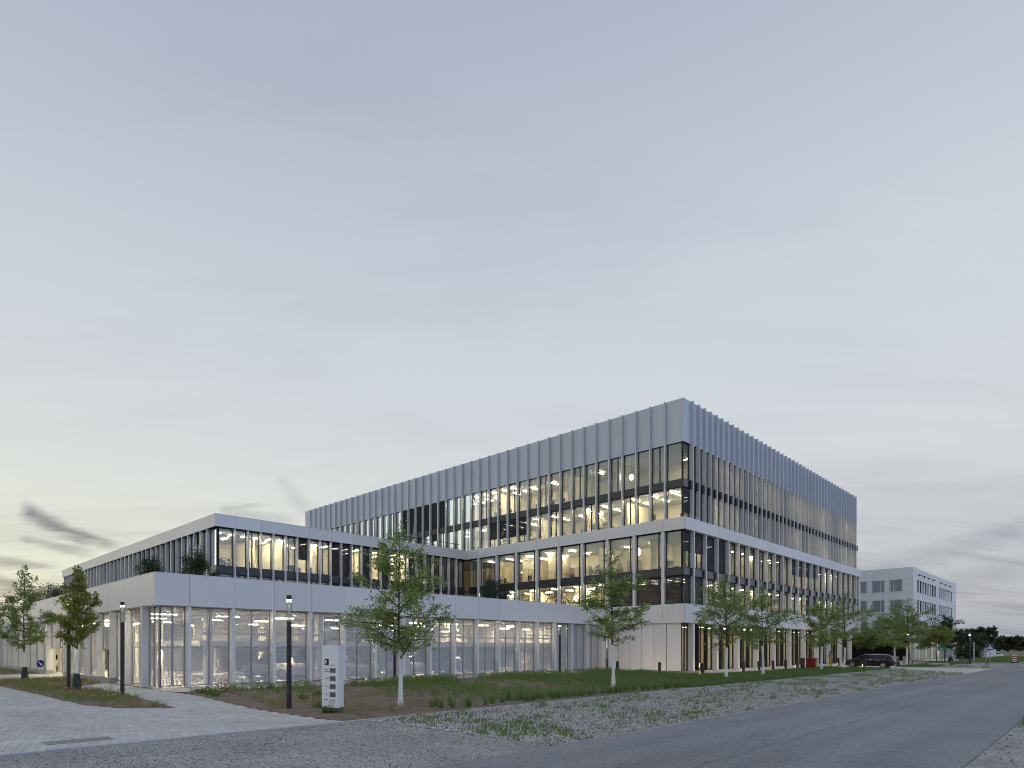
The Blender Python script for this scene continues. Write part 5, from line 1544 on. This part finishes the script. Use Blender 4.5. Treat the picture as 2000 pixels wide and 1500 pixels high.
# parking pylon
def text(body, size, parent, x, z, y, m='text_dark', name='lettering', bold=False):
    cu = bpy.data.curves.new('txt', 'FONT'); cu.body = body; cu.size = size; cu.extrude = .0012
    if bold: cu.offset = size * .02
    tmp = bpy.data.objects.new('tmp', cu); COL.objects.link(tmp)
    bpy.context.view_layer.update()
    me = bpy.data.meshes.new_from_object(tmp.evaluated_get(bpy.context.evaluated_depsgraph_get()))
    bpy.data.objects.remove(tmp); me.materials.clear(); me.materials.append(MATS[m])
    o = put(name, me, parent, (x, y, z), (math.radians(90), 0, 0), local=True)
    return o
def pylon():
    bx, by = G(650, 1391)
    rz = math.radians(-63)
    t = thing('parking_pylon', 'white parking information pylon with four small dark displays', 'sign', (bx, by, 0), rz)
    W, D_, H0, H1 = .62, .44, .17, 2.27
    put('body', MB().box(-W / 2, W / 2, -D_ / 2, D_ / 2, H0, H1, 'sign_white', .008).mesh(), t, local=True)
    put('base', MB().box(-W / 2 + .01, W / 2 - .01, -D_ / 2 + .01, D_ / 2 - .01, H0 - .09, H0 - .002, 'sign_grey', .005).mesh(), t, local=True)
    for sx in (-.18, .16):
        put('foot', MB().box(sx - .07, sx + .07, -.12, .12, 0, .035, 'steel').cyl(sx, 0, .035, H0 - .09, .025, 'steel', 8).mesh(), t, local=True)
    f = -D_ / 2 - .002
    L = -W / 2
    def rect(name, x0, x1, z0, z1, m, dy=.003, par=t):
        return put(name, MB().box(L + x0, L + x1, f - dy, f, z0, z1, m).mesh(), par, local=True)
    def zf(v): return H1 - (v - 225) * (H1 - H0) / (1330 - 225)      # rows as spaced on the pylon
    rect('parking_symbol', .11, .265, zf(572), zf(462), 'black')
    text('P', .155, t, L + .125, zf(548), f - .005, 'sign_white', bold=True)
    text('1', .055, t, L + .222, zf(556), f - .005, 'sign_white')
    text('Levels 0-1', .046, t, L + .31, zf(580), f - .003)
    for k, (a, b) in enumerate(((628, 708), (770, 854), (912, 996), (1054, 1138))):
        rect('display', .305, .52, zf(b), zf(a), 'sign_grey', .004)
    text('Spaces', .052, t, L + .105, zf(655), f - .003)
    text('available', .052, t, L + .105, zf(692), f - .003)
    text('Carpool', .052, t, L + .105, zf(815), f - .003)
    text('Electric', .052, t, L + .105, zf(955), f - .003)
    text('Visitor', .052, t, L + .105, zf(1096), f - .003)
    text('Receiving/', .052, t, L + .30, zf(1208), f - .003)
    text('Warenan-', .052, t, L + .30, zf(1248), f - .003)
    text('nahme', .052, t, L + .30, zf(1288), f - .003)
    put('arrow', MB().box(L + .13, L + .215, f - .003, f, zf(1190), zf(1182), 'text_dark').add(
        [(L + .10, f - .003, zf(1186)), (L + .145, f - .003, zf(1198)), (L + .145, f - .003, zf(1174))], [(0, 1, 2)], 'text_dark').mesh(), t, local=True)
pylon()
# signs
def round_sign():
    x, y = G(79, 1319)
    t = thing('direction_sign', 'round blue traffic sign with white arrow by the garage drive-in', 'traffic sign', (x, y, 0), math.radians(-28))
    put('post', MB().cyl(0, .03, 0, 1.0, .03, 'steel', 10).mesh(), t, local=True)
    n = 28; zc = .93
    def disc(r, y0, y1, m):
        vs = [(r * math.cos(2 * math.pi * k / n), y0, zc + r * math.sin(2 * math.pi * k / n)) for k in range(n)] + [(r * math.cos(2 * math.pi * k / n), y1, zc + r * math.sin(2 * math.pi * k / n)) for k in range(n)]
        fs = [tuple(range(n)), tuple(reversed(range(n, 2 * n)))] + [(k, n + k, n + (k + 1) % n, (k + 1) % n) for k in range(n)]
        return MB().add(vs, fs, m).mesh()
    put('rim', disc(.30, -.012, .0, 'sign_white'), t, local=True)
    put('plate', disc(.288, -.018, -.013, 'sign_blue'), t, local=True)
    s = math.sqrt(.5); pts = [(-.19, .025), (.05, .025), (.05, .11), (.21, 0), (.05, -.11), (.05, -.025), (-.19, -.025)]
    pts = [(a * s + b * s, -a * s + b * s) for a, b in pts]
    put('arrow', MB().add([(a, -.020, zc + b) for a, b in pts], [tuple(range(len(pts)))], 'sign_white').mesh(), t, local=True)
round_sign()
def zebra_sign(px, py, label, zc, rz=0.0):
    x, y = G(px, py)
    t = thing('crossing_sign', label, 'traffic sign', (x, y, 0), math.radians(-90) + rz)
    put('post', MB().cyl(0, .04, 0, zc + .33, .035, 'steel', 10).mesh(), t, local=True)
    put('rim', MB().box(-.335, .335, -.01, .0, zc - .335, zc + .335, 'sign_white').mesh(), t, local=True)
    put('plate', MB().box(-.318, .318, -.016, -.011, zc - .318, zc + .318, 'sign_blue').mesh(), t, local=True)
    put('triangle', MB().add([(-.27, -.019, zc - .21), (.27, -.019, zc - .21), (0, -.019, zc + .25)], [(0, 1, 2)], 'sign_white').mesh(), t, local=True)
    M = MB(); f = -.022
    M.add([(.035 * math.cos(k * .7854), f, zc + .07 + .035 * math.sin(k * .7854)) for k in range(8)], [tuple(range(8))], 'black')
    M.add([(-.035, f, zc + .03), (-.045, f, zc - .06), (.04, f, zc - .06), (.035, f, zc + .03)], [(0, 1, 2, 3)], 'black')
    M.add([(-.04, f, zc - .06), (-.10, f, zc - .16), (-.07, f, zc - .16), (-.01, f, zc - .06)], [(0, 1, 2, 3)], 'black')
    M.add([(.005, f, zc - .06), (.07, f, zc - .16), (.10, f, zc - .16), (.04, f, zc - .06)], [(0, 1, 2, 3)], 'black')
    put('pedestrian_symbol', M.mesh(), t, local=True)
    M = MB()
    for k in range(5): M.add([(-.19 + k * .085, f, zc - .20), (-.15 + k * .085, f, zc - .20), (-.15 + k * .08, f, zc - .17), (-.19 + k * .08, f, zc - .17)], [(0, 1, 2, 3)], 'black')
    put('stripe_symbol', M.mesh(), t, local=True)
zebra_sign(1933.6, 1300.7, 'blue square pedestrian crossing sign, the nearer right one', 2.25)
zebra_sign(1926.0, 1295.5, 'blue square pedestrian crossing sign, the farther left one half covered', 1.98)
def misc_right():
    x, y = G(1839, 1295)
    t = thing('assembly_sign', 'small green sign with white crossed arrows among the trees', 'sign', (x, y, 0), math.radians(-60))
    put('post', MB().cyl(0, .04, 0, 2.3, .04, 'steel', 8).mesh(), t, local=True)
    put('plate', MB().box(-.42, .42, -.01, 0, 1.75, 2.35, 'sign_green').mesh(), t, local=True)
    M = MB()
    for s in (-1, 1): M.add([(-.26, -.013, 2.05 - s * .20), (-.20, -.013, 2.05 - s * .24), (.26, -.013, 2.05 + s * .20), (.20, -.013, 2.05 + s * .24)], [(0, 1, 2, 3)], 'sign_white')
    put('arrow_cross', M.mesh(), t, local=True)
    x, y = G(1881.5, 1287)
    t = thing('light_column', 'glowing green light column on the far lawn', 'light column', (x, y, 0))
    put('column', MB().box(-.14, .14, -.14, .14, .25, 2.4, 'green_on', .02).mesh(), t, local=True)
    put('base', MB().box(-.18, .18, -.18, .18, 0, .245, 'steel').mesh(), t, local=True)
    put('cap', MB().box(-.18, .18, -.18, .18, 2.403, 2.5, 'steel').mesh(), t, local=True)
    x, y = G(1902, 1295.5)
    t = thing('flag_post', 'plain grey wooden post right of the far pole lamp', 'post', (x, y, 0))
    put('shaft', MB().cyl(0, 0, 0, 2.9, .085, 'steel', 10).mesh(), t, local=True)
    put('cap', MB().lathe([(.09, 2.9), (.06, 2.95)], 'steel', 10).mesh(), t, local=True)
    x, y = G(1981.5, 1294.5)
    t = thing('striped_beacon', 'red and white striped warning beacon at the far road edge', 'beacon', (x, y, 0), math.radians(-70))
    put('foot', MB().box(-.35, .35, -.2, .2, 0, .1, 'black').mesh(), t, local=True)
    put('plate', MB().box(-.20, .20, -.02, .02, .1, 1.1, 'sign_white').mesh(), t, local=True)
    for k in range(3):
        z = .18 + k * .33
        put('stripe', MB().add([(-.2, -.023, z), (.2, -.023, z - .08 + .12), (.2, -.023, z + .2), (-.2, -.023, z + .16)], [(0, 1, 2, 3)], 'sign_red').mesh(), t, local=True)
    x, y = G(1932, 1286)
    t = thing('grey_container', 'plain grey cabinet beside the distant white van', 'cabinet', (x, y, 0), math.radians(-45))
    put('body', MB().box(-.85, .85, -.5, .5, .08, 1.85, 'sign_white', .02).mesh(), t, local=True)
    put('foot', MB().box(-.8, .8, -.45, .45, 0, .078, 'concrete').mesh(), t, local=True)
    put('door', MB().box(-.75, .75, -.515, -.502, .15, 1.75, 'panel').mesh(), t, local=True)
    # short pale stone posts by the entrance of the neighbour
    for i, px in enumerate((1752, 1766, 1779.6)):
        x, y = G(px, 1296.5)
        t = thing('stone_post', ('left', 'middle', 'right')[i] + ' one of three short pale posts behind the black car', 'post', (x, y, 0), 0, 'short pale posts')
        put('shaft', MB().box(-.13, .13, -.13, .13, 0, .92, 'concrete', .02).mesh(), t, local=True)
        put('cap', MB().box(-.15, .15, -.15, .15, .922, .98, 'concrete', .02).mesh(), t, local=True)
    for i, (px, py, w) in enumerate(((1835, 1300.5, .62), (1823, 1301, .4), (1845, 1301, .35), (1873, 1302.5, .5), (1893, 1303, .45), (1925, 1304, .3))):
        x, y = G(px, py)
        o = put('concrete_block', MB().box(-w, w, -.3, .3, 0, .34, 'concrete', .04).mesh(), None, (x, y, -.016), (0, 0, -.6 + i * .13))
        props(o, 'low pale concrete block on the gravel, %s from the left' % ('second and longest', 'first', 'third', 'fourth', 'fifth', 'sixth')[i], 'concrete block', 'concrete blocks on the far gravel')
    t = thing('timber_rail', 'long thin timber barrier rail at knee height before the side street', 'barrier', (108, 15, 0))
    a = G(1782, 1297); b = G(1928, 1299.5)
    put('rail', MB().tube([(a[0], a[1], .42), ((a[0] + b[0]) / 2, (a[1] + b[1]) / 2, .42), (b[0], b[1], .42)], .07, 'wood_rail', 6).mesh(), t).location = -WL[t.name]
    for k in range(5):
        q = k / 4; X, Y = a[0] + (b[0] - a[0]) * q, a[1] + (b[1] - a[1]) * q
        box('post', X - .06, X + .06, Y - .06, Y + .06, 0, .36, 'wood_rail', t)
misc_right()

# ------------------------------------------------------------------ cars
def car_parts(paint, lights=False, suv=False):
    """a compact van / estate car along +Y (nose at +Y), 4.4 m long"""
    H = 1.56; L = 4.4
    # stations: y, floor z, belt z, roof z, half width low, half width belt, half width roof
    st = [(-2.20, .42, .80, .82, .70, .72, .60), (-2.14, .30, .98, 1.02, .82, .80, .62), (-2.02, .25, 1.02, 1.28, .86, .86, .60), (-1.75, .22, 1.03, 1.50, .88, .88, .60),
          (-1.2, .20, 1.02, 1.555, .89, .90, .62), (-.5, .20, 1.00, 1.56, .89, .90, .63), (.2, .20, .98, 1.54, .89, .90, .62), (.62, .20, .97, 1.44, .89, .90, .60),
          (1.0, .20, .96, 1.20, .89, .89, .62), (1.28, .20, .95, .99, .88, .87, .66), (1.7, .22, .88, .90, .87, .84, .62), (2.02, .26, .76, .79, .82, .78, .55), (2.18, .34, .60, .64, .66, .62, .45)]
    rings = []
    for (y, zf, zb, zr, wl, wb, wr) in st:
        rings.append([(-wl * .9, zf), (-wl, zf + .16), (-wb - .01, (zf + zb) / 2 + .06), (-wb, zb - .04), (-wb + .03, zb + .01), (-(wb + wr) / 2 + .01, (zb + zr) / 2), (-wr, zr - .045 * (zr > zb + .1)), (-wr * .6, zr), (wr * .6, zr), (wr, zr - .045 * (zr > zb + .1)), ((wb + wr) / 2 - .01, (zb + zr) / 2), (wb - .03, zb + .01), (wb, zb - .04), (wb + .01, (zf + zb) / 2 + .06), (wl, zf + .16), (wl * .9, zf)])
    n = len(rings[0]); vs = []; fs = []; ms = []
    for s, r in zip(st, rings): vs += [(p[0], s[0], p[1]) for p in r]
    B = MB(); body = []; glass = []
    for i in range(len(st) - 1):
        for k in range(n):
            k2 = (k + 1) % n
            f = (i * n + k, i * n + k2, (i + 1) * n + k2, (i + 1) * n + k)
            side = k in (4, 5, 9, 10) and 3 <= i <= 7
            front = k in (6, 7, 8) and i in (7, 8) or (k in (4, 5, 9, 10) and i == 8)
            rear = k in (5, 6, 7, 8, 9) and i in (1, 2) and not (k in (5, 9) and i == 1)
            (glass if side or front or rear else body).append(f)
    body.append(tuple(reversed(range(n)))); body.append(tuple((len(st) - 1) * n + k for k in range(n)))
    me_b = MB().add(vs, body, paint).mesh('car_body', True)
    me_g = MB().add(vs, glass, 'car_glass').mesh('car_glass', True)
    out = [('body', me_b), ('glazing', me_g)]
    M = MB()
    for sx in (-1, 1):                                          # pillars and black sills
        for y in (-1.30, -.15):
            M.add([(sx * .895, y - .05, .99), (sx * .895, y + .05, .99), (sx * .635, y + .04, 1.53), (sx * .635, y - .06, 1.53)], [(0, 1, 2, 3)], 'black')
        M.box(sx * .83, sx * .905, -1.0, 1.0, .19, .29, 'black', .01)
        M.box(sx * .59, sx * .62, -1.6, .3, 1.545, 1.585, 'chrome', .01)
        M.box(sx * .885, sx * .905, -1.55, .9, .965, .985, 'chrome')
        M.box(sx * .89, sx * 1.04, .55, .72, .96, 1.10, 'black', .03)
        for y in (-.98, .02): M.box(sx * .90, sx * .925, y, y + .18, .82, .85, 'chrome')
    out.append(('trim', M.mesh('trim')))
    for sx in (-1, 1):
        out.append(('tail_light', MB().box(sx * .58, sx * .86, -2.13, -1.86, .84, .99, 'tail_red', .03).mesh()))
        out.append(('headlight', MB().box(sx * .50, sx * .80, 1.86, 2.06, .66, .78, 'headlight_glint' if lights else 'chrome', .03).mesh()))  # lights=True gives the headlights a painted reflection glow
    wheels = []
    for sx in (-1, 1):
        for y in (-1.32, 1.34):
            W = MB(); n = 24
            def ring(xa, xb, r0, r1, m):
                vs = []
                for (xx, rr) in ((xa, r0), (xa, r1), (xb, r1), (xb, r0)):
                    vs += [(sx * xx, y + rr * math.cos(6.2832 * k / n), .33 + rr * math.sin(6.2832 * k / n)) for k in range(n)]
                fs = [(a * n + k, a * n + (k + 1) % n, ((a + 1) % 4) * n + (k + 1) % n, ((a + 1) % 4) * n + k) for a in range(4) for k in range(n)]
                W.add(vs, fs, m)
            ring(.70, .905, .215, .33, 'tyre')
            me_t = W.mesh('tyre'); W = MB()
            ring(.74, .90, .185, .215, 'rim')
            for k in range(9):
                a = 6.2832 * k / 9; c, s = math.cos(a), math.sin(a)
                W.add([(sx * .893, y + .03 * c - .02 * s, .33 + .03 * s + .02 * c), (sx * .893, y + .03 * c + .02 * s, .33 + .03 * s - .02 * c), (sx * .893, y + .2 * c + .028 * s, .33 + .2 * s - .028 * c), (sx * .893, y + .2 * c - .028 * s, .33 + .2 * s + .028 * c)], [(0, 1, 2, 3)], 'rim')
            W.add([(sx * .80, y + .19 * math.cos(6.2832 * k / n), .33 + .19 * math.sin(6.2832 * k / n)) for k in range(n)], [tuple(range(n))], 'black')
            wheels.append((me_t, W.mesh('rim')))
    return out, wheels
def car(loc, rz, paint, label, group=None, parts=None, lights=False, scale=1.0):
    parts = parts or car_parts(paint, lights)
    t = thing('car', label, 'car', loc, rz, group)
    t.scale = (scale, scale, scale * (.94 if lights else 1))
    for nm, me in parts[0]:
        put(nm, me, t, local=True)
    for tm, rm in parts[1]:
        w = put('wheel', tm, t, local=True); put('rim', rm, w, local=True)
    return t
car((87.4, 17.0, .0), 0, 'car_black', 'black compact van parked on the drive behind the road trees', lights=True)
pw = car_parts('car_white'); ps = car_parts('car_silver'); pd = car_parts('car_dark')
car((23.2, 37.5, .02), math.radians(20), 'car_white', 'white car on the lower garage level behind the mesh left of the pylon', 'cars parked in the garage', pw, scale=1.08)
car((26.9, 36.0, 2.63), math.radians(172), 'car_dark', 'dark car on the upper garage deck above the pylon, left one', 'cars parked in the garage', pd, scale=1.10)
car((29.6, 36.0, 2.63), math.radians(176), 'car_dark', 'dark car on the upper garage deck above the pylon, right one', 'cars parked in the garage', pd, scale=1.10)
car((29.5, 36.2, .02), math.radians(-88), 'car_silver', 'silver car on the lower garage level right of the pylon', 'cars parked in the garage', ps)
car((35.5, 36.4, .02), math.radians(-86), 'car_silver', 'silver car on the lower garage level behind the largest tree', 'cars parked in the garage', ps)
car((40.0, 36.8, .02), math.radians(85), 'car_dark', 'dark car on the lower garage level right of the largest tree', 'cars parked in the garage', pd)
car((15.9, 67.5, .02), math.radians(182), 'car_white', 'white car deep inside the drive-in opening of the garage side', 'cars parked in the garage', pw)
vx, vy = G(1945, 1285)
car((vx, vy, 0), math.radians(115), 'car_white', 'distant white van partly behind the grey cabinet', None, pw, scale=.8)
vx, vy = G(1891, 1286)
car((vx, vy, 0), math.radians(60), 'car_white', 'distant white vehicle left of the far pole lamp', None, pw, scale=.8)

# ------------------------------------------------------------------ person walking by the entrance
def person():
    px, py = 89.6, 21.0
    me = bpy.data.meshes.new('person')
    J = {'pel': (0, 0, .92), 'sp': (0, .01, 1.12), 'ch': (0, .02, 1.34), 'nk': (0, .03, 1.48), 'hd': (0, .05, 1.60), 'ht': (0, .05, 1.68),
         'lh': (-.10, 0, .88), 'lk': (-.11, .10, .50), 'la': (-.11, .04, .09), 'lt': (-.11, .19, .04),
         'rh': (.10, 0, .88), 'rk': (.11, -.02, .50), 'ra': (.11, -.20, .10), 'rt': (.11, -.06, .04),
         'ls': (-.19, .02, 1.40), 'le': (-.25, -.04, 1.13), 'lw': (-.24, .10, .92), 'lf': (-.24, .16, .83),
         'rs': (.19, .02, 1.40), 're': (.25, .0, 1.13), 'rw': (.22, .22, 1.05), 'rf': (.20, .30, 1.03)}
    R = {'pel': .135, 'sp': .125, 'ch': .15, 'nk': .055, 'hd': .085, 'ht': .06, 'lh': .09, 'lk': .062, 'la': .045, 'lt': .04, 'rh': .09, 'rk': .062, 'ra': .045, 'rt': .04,
         'ls': .065, 'le': .045, 'lw': .034, 'lf': .03, 'rs': .065, 're': .045, 'rw': .034, 'rf': .03}
    E = [('pel', 'sp'), ('sp', 'ch'), ('ch', 'nk'), ('nk', 'hd'), ('hd', 'ht'), ('pel', 'lh'), ('lh', 'lk'), ('lk', 'la'), ('la', 'lt'), ('pel', 'rh'), ('rh', 'rk'), ('rk', 'ra'), ('ra', 'rt'),
         ('ch', 'ls'), ('ls', 'le'), ('le', 'lw'), ('lw', 'lf'), ('ch', 'rs'), ('rs', 're'), ('re', 'rw'), ('rw', 'rf')]
    ks = list(J); me.from_pydata([J[k] for k in ks], [(ks.index(a), ks.index(b)) for a, b in E], [])
    o = bpy.data.objects.new('tmp', me); COL.objects.link(o)
    md = o.modifiers.new('skin', 'SKIN')
    for i, k in enumerate(ks): me.skin_vertices[0].data[i].radius = (R[k], R[k] * .8 if k in ('pel', 'sp', 'ch') else R[k]); me.skin_vertices[0].data[i].use_root = (k == 'pel')
    o.modifiers.new('sub', 'SUBSURF').levels = 2
    bpy.context.view_layer.update()
    b = bpy.data.meshes.new_from_object(o.evaluated_get(bpy.context.evaluated_depsgraph_get()))
    bpy.data.objects.remove(o)
    b.materials.clear()
    for m in ('skin', 'shirt', 'trousers', 'black'): b.materials.append(MATS[m])
    for p in b.polygons:
        c = p.center; p.use_smooth = True
        p.material_index = 3 if c.z < .11 else 2 if c.z < .98 and abs(c.x) < .20 else 1 if c.z < 1.46 and not (c.z < 1.0 and abs(c.x) > .18) and not (c.y > .15) else 0
    t = thing('person', 'person in grey top and yellow trousers walking by the lit ground floor', 'person', (px, py, .004), math.radians(70))
    put('body', b, t, local=True)
    put('hair', MB().lathe([(.02, 1.74), (.07, 1.72), (.098, 1.66), (.10, 1.60), (.085, 1.56)], 'hair', 12, (0, .035, 0)).mesh('hair', True), t, local=True)
person()
